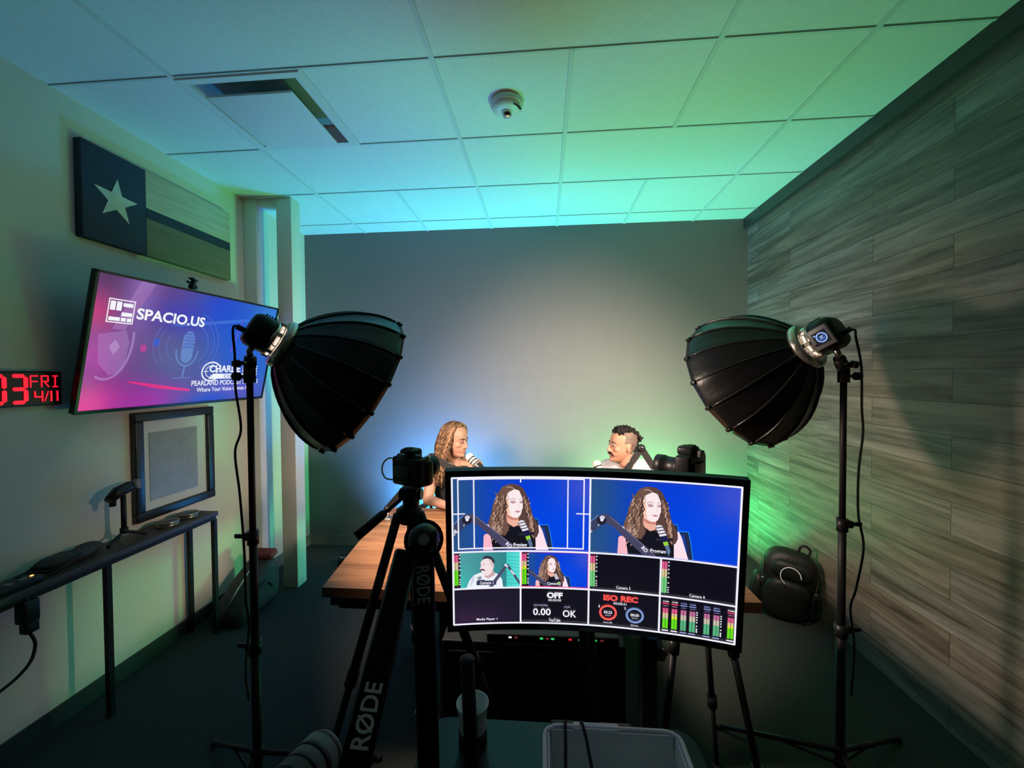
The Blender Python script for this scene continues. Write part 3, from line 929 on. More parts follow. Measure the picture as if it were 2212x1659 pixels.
b = V((-2.20, 1.73, 0.785))
pouch = MB()
for i in range(7):
    pouch.ell(b + V((rnd.uniform(-0.03, 0.03), rnd.uniform(-0.08, 0.09), 0.028)), (rnd.uniform(0.03, 0.045), rnd.uniform(0.05, 0.075), rnd.uniform(0.026, 0.034)), nu=14, nv=8)
o = pouch.build('cable_pouch', M['bag'], loc=b)
to_mesh_obj(o, [('REMESH', dict(mode='VOXEL', voxel_size=0.006)), ('SMOOTH', dict(factor=0.5, iterations=4))])
tag(o, 'low black cloth pouch lying on the console near its middle leg', 'pouch')
cb_ = MB()
b = V((-2.20, 1.60, 0.789))
cp = [b + V((0.06 * math.cos(a) * (1 + 0.1 * math.sin(a * 0.37)), 0.075 * math.sin(a) + 0.004 * a, 0.004 + 0.0016 * a + 0.004 * math.sin(3 * a))) for a in [i * 0.35 for i in range(58)]]
cb_.tube(cp, 0.0038, 6)
tag(cb_.build('coiled_cable', M['rubber'], loc=b), 'thin black cable in a loose coil on the near part of the console', 'cable')
b = V((-2.15, 1.62, 0.785))
t = thing('power_strip', (-2.15, 1.47, 0.785), 'small black power strip with one amber light on the console', 'power strip')
MB().box((-2.15, 1.47, 0.801), (0.055, 0.20, 0.030), bev=0.006).build('housing', M['black'], t)
MB().cyl((-2.15, 1.545, 0.816), (-2.15, 1.545, 0.819), 0.006, n=12).build('pilot_light', M['amber_led'], t)
for y in (1.42, 1.47, 1.515):
    MB().box((-2.15, y, 0.8165), (0.026, 0.022, 0.002)).build('outlet', M['grey_metal'], t)
t = thing('plug_adapter', (-2.10, 1.49, 0.62), 'black plug adapter with a looping cord hanging under the console edge', 'adapter')
MB().box((-2.098, 1.49, 0.70), (0.05, 0.055, 0.09), bev=0.008).box((-2.098, 1.495, 0.635), (0.038, 0.045, 0.05), bev=0.006).build('adapter_body', M['black'], t)
MB().tube(smooth_path([(-2.098, 1.495, 0.61), (-2.095, 1.51, 0.55), (-2.10, 1.49, 0.48), (-2.12, 1.43, 0.43), (-2.15, 1.36, 0.41), (-2.18, 1.26, 0.45)], 8), 0.006, 8).build('cord', M['rubber'], t)
MB().cyl((-2.098, 1.49, 0.74), (-2.115, 1.49, 0.758), 0.008, n=8).build('hook', M['black'], t)

# duffel bag slumped on the floor by the post
b = V((-2.09, 2.72, 0))
t = thing('duffel_bag', b, 'dark slumped duffel bag with a red flap on the floor by the post', 'bag')
prof = [(2.50, 0.10), (2.58, 0.17), (2.68, 0.245), (2.78, 0.30), (2.86, 0.335), (2.90, 0.30)]
bd = MB()
secs = []
for y, h in prof:
    hw = 0.115 if y < 2.88 else 0.095
    cxx = -2.085
    secs.append([V((cxx + hw * math.copysign(abs(math.cos(a)) ** 0.55, math.cos(a)), y, h / 2 + h / 2 * math.copysign(abs(math.sin(a)) ** 0.6, math.sin(a)))) for a in [2 * PI * i / 24 for i in range(24)]])
vs_ = [p for s_ in secs for p in s_]
fs = [(i * 24 + j, i * 24 + (j + 1) % 24, (i + 1) * 24 + (j + 1) % 24, (i + 1) * 24 + j) for i in range(len(secs) - 1) for j in range(24)]
fs += [tuple(range(24))[::-1], tuple(range((len(secs) - 1) * 24, len(secs) * 24))]
bd.add(vs_, fs)
bd.build('body', M['bag'], t)
MB().box((-2.06, 2.845, 0.347), (0.16, 0.085, 0.05), Matrix.Rotation(0.35, 4, 'X'), bev=0.018).build('red_flap', M['red'], t)
MB().tube(smooth_path([(-1.972, 2.60, 0.12), (-1.962, 2.66, 0.19), (-1.958, 2.74, 0.20), (-1.965, 2.80, 0.14)], 8), 0.010, 8, sq=(1, 0.4)).build('handle', M['bag'], t)
MB().tube([(-2.085, 2.515, 0.125), (-2.085, 2.60, 0.20), (-2.085, 2.70, 0.265), (-2.085, 2.80, 0.318)], 0.005, 6).build('zip', M['steel'], t)

t = thing('power_adapter', (-1.745, 3.40, 0), 'small round black gadget with a thin cord on the floor left of the wooden table', 'adapter')
MB().lathe([(0, 0), (0.042, 0), (0.046, 0.01), (0.044, 0.085), (0.034, 0.098), (0, 0.10)], Matrix.Translation((-1.745, 3.40, 0)), 20).build('body', M['gloss'], t)
MB().ell((-1.742, 3.365, 0.094), (0.008, 0.008, 0.005)).build('button', M['chrome'], t)
MB().tube(smooth_path([(-1.71, 3.41, 0.085), (-1.66, 3.45, 0.10), (-1.58, 3.47, 0.04), (-1.45, 3.46, 0.005), (-1.2, 3.44, 0.005)], 8), 0.004, 6).build('cord', M['rubber'], t)

# ------------------------------------------------------------------ light stands with COB lamps and deep softboxes
def light_stand(base, top, knob_dir, label, hub=0.21):
    base, top = V(base), V(top)
    t = thing('light_stand', base, label, 'light stand', 'stands of the two softbox lights')
    d = (top - base).normalized()
    L = (top - base).length
    at = lambda z: base + d * (z / d.z)
    MB().cyl(at(0.07), at(0.62), 0.0165, n=16).build('lower_tube', M['matte'], t)
    MB().cyl(at(0.60), at(1.06), 0.0140, n=16).build('middle_tube', M['matte'], t)
    MB().cyl(at(1.04), top, 0.0115, n=16).build('upper_tube', M['matte'], t)
    kd = V(knob_dir)
    for z, rr in ((0.62, 0.023), (1.04, 0.020)):
        c = at(z)
        MB().cyl(c - d * 0.028, c + d * 0.022, rr, n=16).box(c + kd * 0.022, (0.03, 0.022, 0.028), bev=0.004).build('collar', M['black'], t)
        MB().cyl(c + kd * 0.02, c + kd * 0.045, 0.006, n=8).box(c + kd * 0.056, (0.034, 0.009, 0.016), bev=0.003).build('wing_knob', M['black'], t)
    for k in range(3):
        a = 2 * PI * k / 3 + 0.5
        f = base + V((0.44 * math.cos(a), 0.44 * math.sin(a), 0.012))
        MB().tube([at(hub), f], 0.010, 10).ell(f, (0.016, 0.016, 0.012)).build('leg', M['matte'], t)
        MB().tube([at(0.075), lerp(at(hub), f, 0.50)], 0.006, 8).build('brace', M['matte'], t)
    MB().cyl(at(hub - 0.015), at(hub + 0.025), 0.024, n=16).build('leg_collar', M['black'], t)
    MB().cyl(at(0.070), at(0.100), 0.021, n=16).build('brace_collar', M['black'], t)
    return t

def softbox_set(stand_top, ring_c, mouth_c, back_dir_lift, side, lab_stand, lab_lamp, lab_box, base, cord_path):
    stand_top, ring_c, mouth_c = V(stand_top), V(ring_c), V(mouth_c)
    ax = (mouth_c - ring_c).normalized()
    light_stand(base, stand_top, (side, 0, 0), lab_stand, 0.21 if side < 0 else 0.13)
    # --- lamp head
    t = lamp = thing('studio_light', stand_top, lab_lamp, 'studio light', 'COB lamps on the two stands')
    upv = V((0, 0, 1))
    sx = ax.cross(upv).normalized()
    uy = sx.cross(ax).normalized()
    R = Matrix((sx, uy, ax)).transposed().to_4x4()
    def fm(o, rot=None):
        m = R.copy()
        m.translation = V(o)
        return m
    back = ring_c - ax * 0.185
    sec = []
    body = MB()
    oct_ = [(math.copysign(abs(math.cos(a)) ** 0.62, math.cos(a)) , math.copysign(abs(math.sin(a)) ** 0.62, math.sin(a))) for a in [2 * PI * (i + 0.5) / 24 for i in range(24)]]
    rings = [(-0.128, 0.040), (-0.126, 0.052), (-0.114, 0.061), (-0.102, 0.065), (-0.052, 0.065), (-0.048, 0.061)]
    vv = [fm(ring_c) @ V((r * x, r * y, z)) for z, r in rings for x, y in oct_]
    nn = 24
    ff = [(i * nn + j, i * nn + (j + 1) % nn, (i + 1) * nn + (j + 1) % nn, (i + 1) * nn + j) for i in range(len(rings) - 1) for j in range(nn)] + [tuple(range(nn))[::-1], tuple(range((len(rings) - 1) * nn, len(rings) * nn))]
    body.add(vv, ff)
    for k in range(5):
        body.box(fm(ring_c) @ V((0, 0.0665, -0.060 - 0.009 * k)), (0.07, 0.004, 0.004), R)
    body.build('lamp_body', M['black'], t)
    fr = MB()
    fr.lathe([(0.030, -0.052), (0.066, -0.052), (0.068, -0.040), (0.060, -0.036), (0.060, -0.016), (0.030, -0.016)], fm(ring_c), 28)
    for k in range(6):
        a = 2 * PI * k / 6 + 0.2
        fr.box(fm(ring_c) @ V((0.064 * math.cos(a), 0.064 * math.sin(a), -0.032)), (0.016, 0.016, 0.022), R @ Matrix.Rotation(a, 4, 'Z'))
    fr.build('front_collar', M['poly'], t)
    lk = MB()
    for k in range(10):
        a = 2 * PI * k / 10 + 0.45
        lk.box(fm(ring_c) @ V((0.0612 * math.cos(a), 0.0612 * math.sin(a), -0.028)), (0.002, 0.032, 0.008), R @ Matrix.Rotation(a, 4, 'Z'))
    lk.build('glowing_slot', M['leak'], t)
    # yoke bracket to the stand
    und = fm(ring_c) @ V((0, -0.068, -0.080))
    MB().tube([und + uy * 0.012, und - uy * 0.012, lerp(und, stand_top, 0.35)], 0.011, 10).build('mount_arm', M['steel'], t)
    k2 = lerp(und, stand_top, 0.38)
    MB().tube([k2, lerp(und, stand_top, 0.75), stand_top + V((0, 0, 0.0))], [0.020, 0.022, 0.019], 12).cyl(stand_top + V((0, 0, 0.01)), stand_top - V((0, 0, 0.05)), 0.0205, n=14).build('tilt_bracket', M['black'], t)
    MB().cyl(k2 + V((side * 0.015, 0, -0.02)), k2 + V((side * 0.05, 0, -0.025)), 0.007, n=8).cyl(k2 + V((side * 0.045, 0, -0.024)), k2 + V((side * 0.065, 0, -0.027)), 0.014, n=10).build('tilt_knob', M['black'], t)
    MB().cyl(stand_top + V((-0.015 * 1, 0, -0.025)), stand_top + V((-0.05 if side < 0 else 0.05, 0, -0.025)), 0.006, n=8).cyl(stand_top + V((-0.042 if side < 0 else 0.042, 0, -0.025)), stand_top + V((-0.062 if side < 0 else 0.062, 0, -0.025)), 0.016, n=12).build('clamp_knob', M['black'], t)
    MB().ell(lerp(k2, stand_top, 0.45) + V((0, -0.021, 0)), (0.006, 0.005, 0.006)).build('bolt', M['chrome'], t)
    if side > 0:   # the control panel of this lamp faces the camera
        pc = fm(ring_c) @ V((0, 0, -0.084))
        tow = (V((0, 0, 1.75)) - pc)
        tow = (tow - ax * ax.dot(tow)).normalized()
        s2 = tow.cross(ax)
        Rp = Matrix((s2, ax, tow)).transposed().to_4x4()
        pm = Rp.copy(); pm.translation = pc + tow * 0.064
        MB().box(pc + tow * 0.060, (0.082, 0.076, 0.016), Rp, bev=0.004).build('control_panel', M['grey_metal'], t)
        ds = Canvas(100, 100, lambda u, v, k: pm @ V(((u / 100 - 0.5) * -0.050, (v / 100 - 0.5) * -0.050 - 0.002, 0.0045 + 0.00006 * k)))
        ds.rect(0, 0, 100, 100, (10, 14, 30))
        ds.arc(50, 52, 34, 34, 0, 2 * PI, 9, (150, 185, 255))
        ds.arc(50, 52, 20, 20, 0.6, 5.4, 4, (90, 130, 235))
        ds.text('38', 50, 52, 26, 22, (170, 200, 255), 0.02, rot=0)
        ds.ell(80, 14, 7, 7, (150, 185, 255), 12)
        ds.build('display', screen_mat('lamp display', 1.0), t)
    # --- softbox
    t = thing('softbox', ring_c, lab_box, 'softbox', 'deep black softboxes')
    L = (mouth_c - ring_c).length
    NR, NS = 16, 14
    RM = 0.312
    prof = lambda s_: 0.078 + (RM - 0.078) * (1 - (1 - s_) ** 2.05) ** 0.86
    sh = MB()
    sub = 4
    n = NR * sub
    vv, ff = [], []
    for i in range(NS + 1):
        s_ = i / NS
        for j in range(n):
            a = 2 * PI * j / n
            fr_ = (j % sub) / sub
            # flat cloth panels between the ribs, pulled in slightly
            pol = math.cos(PI / NR) / math.cos((fr_ - 0.5) * 2 * PI / NR)
            rr = prof(s_) * (pol - 0.018 * math.sin(PI * fr_) * math.sin(PI * min(1, s_ * 1.1)))
            vv.append(fm(ring_c) @ V((rr * math.cos(a), rr * math.sin(a), 0.004 + L * s_)))
    for i in range(NS):
        for j in range(n):
            ff.append((i * n + j, i * n + (j + 1) % n, (i + 1) * n + (j + 1) % n, (i + 1) * n + j))
    # inner skin, a few millimetres inside
    b0 = len(vv)
    for i in range(NS + 1):
        s_ = i / NS
        for j in range(n):
            a = 2 * PI * j / n
            fr_ = (j % sub) / sub
            pol = math.cos(PI / NR) / math.cos((fr_ - 0.5) * 2 * PI / NR)
            rr = (prof(s_) - 0.006) * (pol - 0.018 * math.sin(PI * fr_) * math.sin(PI * min(1, s_ * 1.1)))
            vv.append(fm(ring_c) @ V((rr * math.cos(a), rr * math.sin(a), 0.006 + L * s_ * 0.995)))
    fi = [(b0 + (i + 1) * n + j, b0 + (i + 1) * n + (j + 1) % n, b0 + i * n + (j + 1) % n, b0 + i * n + j) for i in range(NS) for j in range(n)]
    rim = [(NS * n + j, NS * n + (j + 1) % n, b0 + NS * n + (j + 1) % n, b0 + NS * n + j) for j in range(n)]
    me_m = MB()
    me_m.add(vv, ff + rim, 0, True)
    me_m.f += [f for f in fi]; me_m.mi += [1 if k // n < 4 else 0 for k in range(len(fi))]; me_m.sm += [True] * len(fi)
    me_m.build('shell', [M['fabric'], M['silver_in']], t)
    for k in range(NR):
        a = 2 * PI * k / NR
        rp = [fm(ring_c) @ V(((prof(i / 12) + 0.0015) * math.cos(a), (prof(i / 12) + 0.0015) * math.sin(a), 0.004 + L * i / 12)) for i in range(12)]
        MB().tube(rp, [0.003] + [0.0042] * 10 + [0.0035], 8).build('rib', M['rod'], t)
        e_ = fm(ring_c) @ V(((RM + 0.003) * math.cos(a), (RM + 0.003) * math.sin(a), L * 0.985))
        MB().box(e_, (0.010, 0.016, 0.026), R @ Matrix.Rotation(a, 4, 'Z'), bev=0.004).build('rib_pocket', M['fabric'], t)
    sr = MB()
    sr.lathe([(0.058, -0.018), (0.084, -0.018), (0.094, -0.010), (0.097, 0.006), (0.090, 0.016), (0.078, 0.016), (0.070, 0.004), (0.058, 0.004)], fm(ring_c), 40)
    for k in range(NR):
        a = 2 * PI * k / NR
        sr.box(fm(ring_c) @ V((0.090 * math.cos(a), 0.090 * math.sin(a), 0.0)), (0.010, 0.014, 0.020), R @ Matrix.Rotation(a, 4, 'Z'), bev=0.003)
    sr.build('mount_ring', M['poly'], t)
    dz = 0.24
    dv = [fm(ring_c) @ V((0, 0, L * dz))] + [fm(ring_c) @ V(((prof(dz) - 0.010) * math.cos(2 * PI * j / 48) * 0.985, (prof(dz) - 0.010) * math.sin(2 * PI * j / 48) * 0.985, L * dz)) for j in range(48)]
    MB().add(dv, [(0, 1 + (j + 1) % 48, 1 + j) for j in range(48)], 0, False).build('front_diffuser', M['soft_white'], t)
    # --- mains cord
    cbm = MB()
    st = fm(ring_c) @ V((0, -0.02, -0.128))
    pp = [st, st - ax * 0.03 + V((side * 0.01, 0, -0.004))] + [V(p) for p in cord_path]
    cbm.tube(smooth_path(pp, 8), 0.0042, 8)
    cbm.cyl(st + ax * 0.004, st - ax * 0.028, 0.010, n=10)
    cbm.build('power_cord', M['rubber'], lamp)

softbox_set((-1.094, 1.450, 1.668), (-1.003, 1.509, 1.767), (-0.796, 1.713, 1.607), 0, -1,
            'black light stand rising in front of the television', 'black lamp head on the stand in front of the television',
            'black ribbed softbox beside the television, aimed down to the right',
            (-1.104, 1.462, 0),
            [(-1.135, 1.43, 1.72), (-1.135, 1.43, 1.60), (-1.125, 1.44, 1.45), (-1.150, 1.44, 1.36), (-1.135, 1.44, 1.20), (-1.130, 1.45, 0.98), (-1.128, 1.45, 0.80), (-1.118, 1.45, 0.70), (-1.150, 1.47, 0.52), (-1.140, 1.47, 0.40)])
softbox_set((1.171, 1.705, 1.648), (1.055, 1.74, 1.745), (0.905, 1.986, 1.597), 0, 1,
            'black light stand beside the plank wall', 'black lamp head with a lit blue display beside the plank wall',
            'black ribbed softbox by the plank wall, aimed down to the left',
            (1.165, 1.705, 0),
            [(1.205, 1.69, 1.77), (1.225, 1.69, 1.66), (1.235, 1.70, 1.50), (1.24, 1.70, 1.40), (1.225, 1.70, 1.25), (1.225, 1.70, 1.08), (1.245, 1.70, 0.95), (1.225, 1.71, 0.78), (1.205, 1.71, 0.70), (1.22, 1.71, 0.55), (1.21, 1.71, 0.35)])

# ------------------------------------------------------------------ wooden table
ta, tb, tc_, td = V((-0.943, 1.650, 0.75)), V((0.835, 1.640, 0.75)), V((0.83, 2.735, 0.75)), V((-1.075, 2.70, 0.75))
t = thing('wooden_table', (-0.08, 2.18, 0), 'wide wooden plank table on a black metal frame in front of the two people', 'table')
tm = MB()
q = [ta, tb, tc_, td]
tm.add(q + [p - V((0, 0, 0.042)) for p in q], [(0, 1, 2, 3)], 0, False)
n0 = len(tm.v) - 8
tm.f += [(n0 + 7, n0 + 6, n0 + 5, n0 + 4)] + [(n0 + i, n0 + 4 + i, n0 + 4 + (i + 1) % 4, n0 + (i + 1) % 4) for i in range(4)]
tm.mi += [1] * 5; tm.sm += [False] * 5
tm.build('tabletop', [M['table_wood'], M['table_edge']], t)
ap = MB()
ap.box((-0.06, 1.71, 0.674), (1.66, 0.04, 0.066)).box((-0.10, 2.64, 0.674), (1.70, 0.04, 0.066))
ap.box((-0.92, 2.17, 0.674), (0.04, 0.92, 0.066)).box((0.76, 2.17, 0.674), (0.04, 0.92, 0.066))
ap.build('apron', M['matte'], t)
for x, y in ((-0.42, 1.72), (0.42, 1.72), (-0.42, 2.62), (0.42, 2.62)):
    MB().box((x, y, 0.32), (0.06, 0.06, 0.64)).build('leg', M['matte'], t)

# ------------------------------------------------------------------ office chairs
def office_chair(c, ang, label):
    t = thing('office_chair', c, label, 'chair', 'black mesh chairs behind the wooden table')
    R = Matrix.Rotation(ang, 4, 'Z')
    W = lambda x, y, z: V(c) + R @ V((x, y, z))      # +y is the way the sitter faces
    MB().box(W(0, 0.0, 0.435), (0.48, 0.46, 0.06), R, bev=0.025).build('seat', M['mesh_fabric'], t)
    bk = MB()
    rb = R @ Matrix.Rotation(0.12, 4, 'X')
    cb = W(0, -0.275, 0.655)
    for sx in (-1, 1):
        bk.tube([cb + rb @ V((sx * 0.21, 0, -0.19)), cb + rb @ V((sx * 0.225, -0.01, 0)), cb + rb @ V((sx * 0.20, 0, 0.21))], 0.016, 8)
    for z_ in (-0.19, 0.21):
        bk.tube([cb + rb @ V((-0.205, 0, z_)), cb + rb @ V((0, -0.015, z_ + (0.01 if z_ > 0 else 0))), cb + rb @ V((0.205, 0, z_))], 0.016, 8)
    br_ = bk.build('backrest', M['black'], t)
    MB().box(cb, (0.40, 0.006, 0.38), rb).build('back_mesh', M['mesh_fabric'], br_)
    MB().tube([W(0, -0.05, 0.40), W(0, -0.28, 0.42), cb + rb @ V((0, -0.01, -0.17))], 0.02, 8).build('back_support', M['black'], t)
    for sx in (-1, 1):
        MB().tube([W(sx * 0.20, -0.05, 0.41), W(sx * 0.27, -0.05, 0.43), W(sx * 0.28, -0.05, 0.62)], 0.013, 8).box(W(sx * 0.28, -0.03, 0.632), (0.06, 0.22, 0.022), R, bev=0.008).build('armrest', M['black'], t)
    MB().cyl(W(0, 0, 0.09), W(0, 0, 0.405), 0.025, n=14).build('column', M['black'], t)
    for k in range(5):
        a = 2 * PI * k / 5 + 0.3
        e_ = W(0.28 * math.cos(a), 0.28 * math.sin(a), 0.065)
        MB().tube([W(0, 0, 0.10), e_], [0.025, 0.014], 8).build('base_spoke', M['black'], t)
        MB().cyl(e_ + V((0.010, -0.018, -0.035)), e_ + V((0.010, 0.018, -0.035)), 0.028, n=14).build('caster', M['rubber'], t)

# ------------------------------------------------------------------ people
HEAD = [  # z, front x, back x, half width
    (-0.116, 0.066, 0.020, 0.020), (-0.106, 0.084, -0.006, 0.034), (-0.090, 0.086, -0.026, 0.044), (-0.078, 0.081, -0.044, 0.050), (-0.066, 0.088, -0.054, 0.056),
    (-0.052, 0.089, -0.064, 0.061), (-0.040, 0.085, -0.070, 0.065), (-0.020, 0.083, -0.080, 0.069), (0.000, 0.078, -0.090, 0.072), (0.018, 0.084, -0.096, 0.074),
    (0.045, 0.083, -0.100, 0.076), (0.070, 0.073, -0.096, 0.073), (0.090, 0.055, -0.082, 0.062), (0.106, 0.026, -0.056, 0.042), (0.115, -0.008, -0.026, 0.014)]
def head_loft(mb, Hm, grow=0.0, zmin=-1, shift=(0, 0, 0)):
    n = 28
    rows = [r for r in HEAD if r[0] > zmin]
    vv = []
    for z, xf, xb, hw in rows:
        cx_, rx = (xf + xb) / 2, (xf - xb) / 2 + grow
        for j in range(n):
            a = 2 * PI * j / n
            c_, s_ = math.cos(a), math.sin(a)
            e_ = 0.88
            vv.append(Hm @ V((cx_ + rx * math.copysign(abs(c_) ** e_, c_) + shift[0], (hw + grow) * math.copysign(abs(s_) ** e_, s_) + shift[1], z * (1 + grow * 4) + shift[2])))
    k = len(rows)
    ff = [(i * n + j, i * n + (j + 1) % n, (i + 1) * n + (j + 1) % n, (i + 1) * n + j) for i in range(k - 1) for j in range(n)]
    ff += [tuple(range(n))[::-1], tuple(range((k - 1) * n, k * n))]
    mb.add(vv, ff)

def hand(mb, wrist, palm_dir, flat_n, thumb_side, curl=0.35, s=1.0):
    """palm, four bent fingers of unequal length and a thumb from the side of the palm"""
    d = V(palm_dir).normalized()
    nn = V(flat_n); nn = (nn - d * d.dot(nn)).normalized()
    sd = d.cross(nn) * thumb_side
    wv = V(wrist)
    for k in range(4):
        o = (1.5 - k) * 0.0195 * s
        base = wv + d * (0.085 - 0.004 * abs(k - 1)) * s + sd * o
        mb.capsule(wv + d * 0.01 * s + sd * o * 0.6, base, 0.0135 * s, 0.0115 * s, 10)
        ln = (0.072, 0.080, 0.074, 0.058)[k] * s
        p = base
        dd = d
        for seg, fr_ in enumerate((0.45, 0.30, 0.25)):
            ang = curl * (0.55 + 0.5 * seg)
            dd = (dd * math.cos(ang) - nn * math.sin(ang)).normalized()
            q = p + dd * ln * fr_
            mb.capsule(p, q, (0.0092 - 0.0007 * seg) * s, (0.0086 - 0.0008 * seg) * s, 10)
            p = q
    p = wv + d * 0.025 * s + sd * 0.024 * s
    q = p + (d * 0.6 + sd * 0.75 - nn * 0.2).normalized() * 0.042 * s
    mb.capsule(p, q, 0.0125 * s, 0.0105 * s, 10)
    mb.capsule(q, q + (d * 0.92 + sd * 0.2 - nn * 0.25).normalized() * 0.034 * s, 0.0100 * s, 0.0085 * s, 10)

def remesh(o, vox, it=3):
    return to_mesh_obj(o, [('REMESH', dict(mode='VOXEL', voxel_size=vox)), ('SMOOTH', dict(factor=0.5, iterations=it))])

def person(label, head_c, yaw, pitch, roll, neck, chest, pelvis, sh, el, wr, hd, kn, an, skin, female):
    root = thing('person', (pelvis[0], pelvis[1], 0), label, 'person', None)
    Hm = Matrix.Translation(head_c) @ Matrix.Rotation(yaw, 4, 'Z') @ Matrix.Rotation(pitch, 4, 'Y') @ Matrix.Rotation(roll, 4, 'X')
    neck, chest, pelvis = V(neck), V(chest), V(pelvis)
    sh, el, wr, kn, an = [[V(p) for p in q] for q in (sh, el, wr, kn, an)]
    k = 0.92 if female else 1.04
    b = MB()
    head_loft(b, Hm)
    # nose, brow ridge, cheeks, chin, ears
    b.tube([Hm @ V(p) for p in ((0.076, 0, 0.016), (0.088, 0, -0.004), (0.101, 0, -0.026), (0.104, 0, -0.034), (0.092, 0, -0.043))], [0.008, 0.0085, 0.0105, 0.0115, 0.008], 12)
    for s_ in (-1, 1):
        b.ell(Hm @ V((0.090, s_ * 0.010, -0.037)), (0.010, 0.0085, 0.007))
        b.tube([Hm @ V((0.080, s_ * 0.010, 0.020)), Hm @ V((0.078, s_ * 0.030, 0.022)), Hm @ V((0.064, s_ * 0.048, 0.016))], [0.007, 0.0075, 0.006], 10)
        b.ell(Hm @ V((0.058, s_ * 0.040, -0.024)), (0.020, 0.020, 0.020))
        er = Hm.to_3x3().to_4x4() @ Matrix.Rotation(s_ * 0.35, 4, 'Z') @ Matrix.Rotation(-0.15, 4, 'Y')
        b.ell(Hm @ V((-0.010, s_ * 0.075, -0.008)), (0.017, 0.007, 0.030), er)
    b.ell(Hm @ V((0.078, 0, -0.098)), (0.015, 0.018, 0.013))
    # neck and trunk
    b.tube([Hm @ V((-0.022, 0, -0.060)), Hm @ V((-0.030, 0, -0.110)), lerp(Hm @ V((-0.03, 0, -0.12)), neck, 0.6), neck - V((0, 0, 0.03))], [0.052 * k, 0.053 * k, 0.056 * k, 0.075 * k], 18)
    across = (sh[1] - sh[0]).normalized()
    hip = [pelvis - across * 0.09, pelvis + across * 0.09]
    tr = []
    b.tube([neck - V((0, 0, 0.035)), lerp(neck, chest, 0.45), chest, lerp(chest, pelvis, 0.5), pelvis, pelvis - V((0, 0, 0.07))], [0.07 * k, 0.115 * k, 0.125 * k, 0.112 * k, 0.128, 0.10], 24, sq=(1.28, 0.88), ref=across)
    for i in (0, 1):
        b.capsule(neck - V((0, 0, 0.035)), sh[i], 0.052 * k, 0.056 * k, 16)
        b.capsule(sh[i], el[i], 0.052 * k, 0.040 * k, 16)
        b.capsule(el[i], wr[i], 0.040 * k, 0.026 * k, 16)
        hand(b, wr[i], hd[i], (0, 0, 1), 1 if i == 0 else -1, 0.30, 0.95 if female else 1.05)
        b.capsule(hip[i], kn[i], 0.085, 0.058, 16)
        b.capsule(kn[i], an[i], 0.056, 0.038, 16)
        ft = (kn[i] - hip[i]); ft.z = 0; ft.normalize()
        b.capsule(an[i] - V((0, 0, 0.045)), an[i] + ft * 0.14 - V((0, 0, 0.052)), 0.034, 0.026, 12)
    body = b.build('body', skin, root)
    remesh(body, 0.0042, 4)
    # --- face details
    for s_ in (-1, 1):
        MB().ell(Hm @ V((0.0735, s_ * 0.031, 0.002)), (0.0105, 0.0145, 0.0085)).build('eye', M['eye_white'], root)
        MB().ell(Hm @ V((0.0815, s_ * 0.031, 0.000)), (0.0045, 0.0065, 0.0065)).build('iris', M['iris'], root)
        MB().tube([Hm @ V((0.0868, s_ * 0.012, 0.019)), Hm @ V((0.0845, s_ * 0.030, 0.0255)), Hm @ V((0.070, s_ * 0.050, 0.021))], [0.0035, 0.0042, 0.002], 8).build('eyebrow', M['brow'], root)
        MB().tube([Hm @ V((0.0800, s_ * 0.017, 0.004)), Hm @ V((0.0835, s_ * 0.031, 0.0095)), Hm @ V((0.0700, s_ * 0.046, 0.002))], [0.0028, 0.0036, 0.0024], 8).build('eyelid', skin, root)
    lp = MB()
    lp.tube([Hm @ V((0.078, -0.024, -0.066)), Hm @ V((0.0895, -0.010, -0.063)), Hm @ V((0.0905, 0, -0.0645)), Hm @ V((0.0895, 0.010, -0.063)), Hm @ V((0.078, 0.024, -0.066))], [0.002, 0.0042, 0.004, 0.0042, 0.002], 8)
    lp.tube([Hm @ V((0.078, -0.022, -0.068)), Hm @ V((0.0875, -0.009, -0.0735)), Hm @ V((0.0885, 0, -0.0745)), Hm @ V((0.0875, 0.009, -0.0735)), Hm @ V((0.078, 0.022, -0.068))], [0.002, 0.0045, 0.005, 0.0045, 0.002], 8)
    lp.build('lips', M['lips'], root)
    # --- clothes
    c = MB()
    nk = neck - V((0, 0, 0.03))
    if female:
        c.tube([nk - V((0, 0, 0.045)), lerp(neck, chest, 0.5), chest, lerp(chest, pelvis, 0.5), pelvis + V((0, 0, 0.02)), pelvis - V((0, 0, 0.05))], [0.085, 0.122, 0.133, 0.118, 0.136, 0.12], 24, sq=(1.28, 0.92), ref=across)
        for i in (0, 1):
            c.capsule(neck - V((0, 0, 0.055)), lerp(neck - V((0, 0, 0.04)), sh[i], 0.80), 0.055, 0.050, 14)
            fr_ = across.cross(V((0, 0, 1)))
            c.ell(chest + across * (0.075 if i else -0.075) + fr_ * 0.075 + V((0, 0, 0.03)), (0.065, 0.06, 0.06))
        o = c.build('sleeveless_top', M['tank'], root)
    else:
        c.tube([nk - V((0, 0, 0.015)), lerp(neck, chest, 0.45), chest, lerp(chest, pelvis, 0.5), pelvis, pelvis - V((0, 0, 0.06))], [0.085, 0.135, 0.147, 0.145, 0.150, 0.13], 24, sq=(1.28, 0.92), ref=across)
        for i in (0, 1):
            c.capsule(neck - V((0, 0, 0.03)), sh[i], 0.062, 0.070, 16)
            c.capsule(sh[i], el[i], 0.070, 0.056, 16)
            c.capsule(el[i], lerp(el[i], wr[i], 0.86), 0.055, 0.038, 16)
        o = c.build('shirt', M['shirt'], root)
    remesh(o, 0.007, 3)
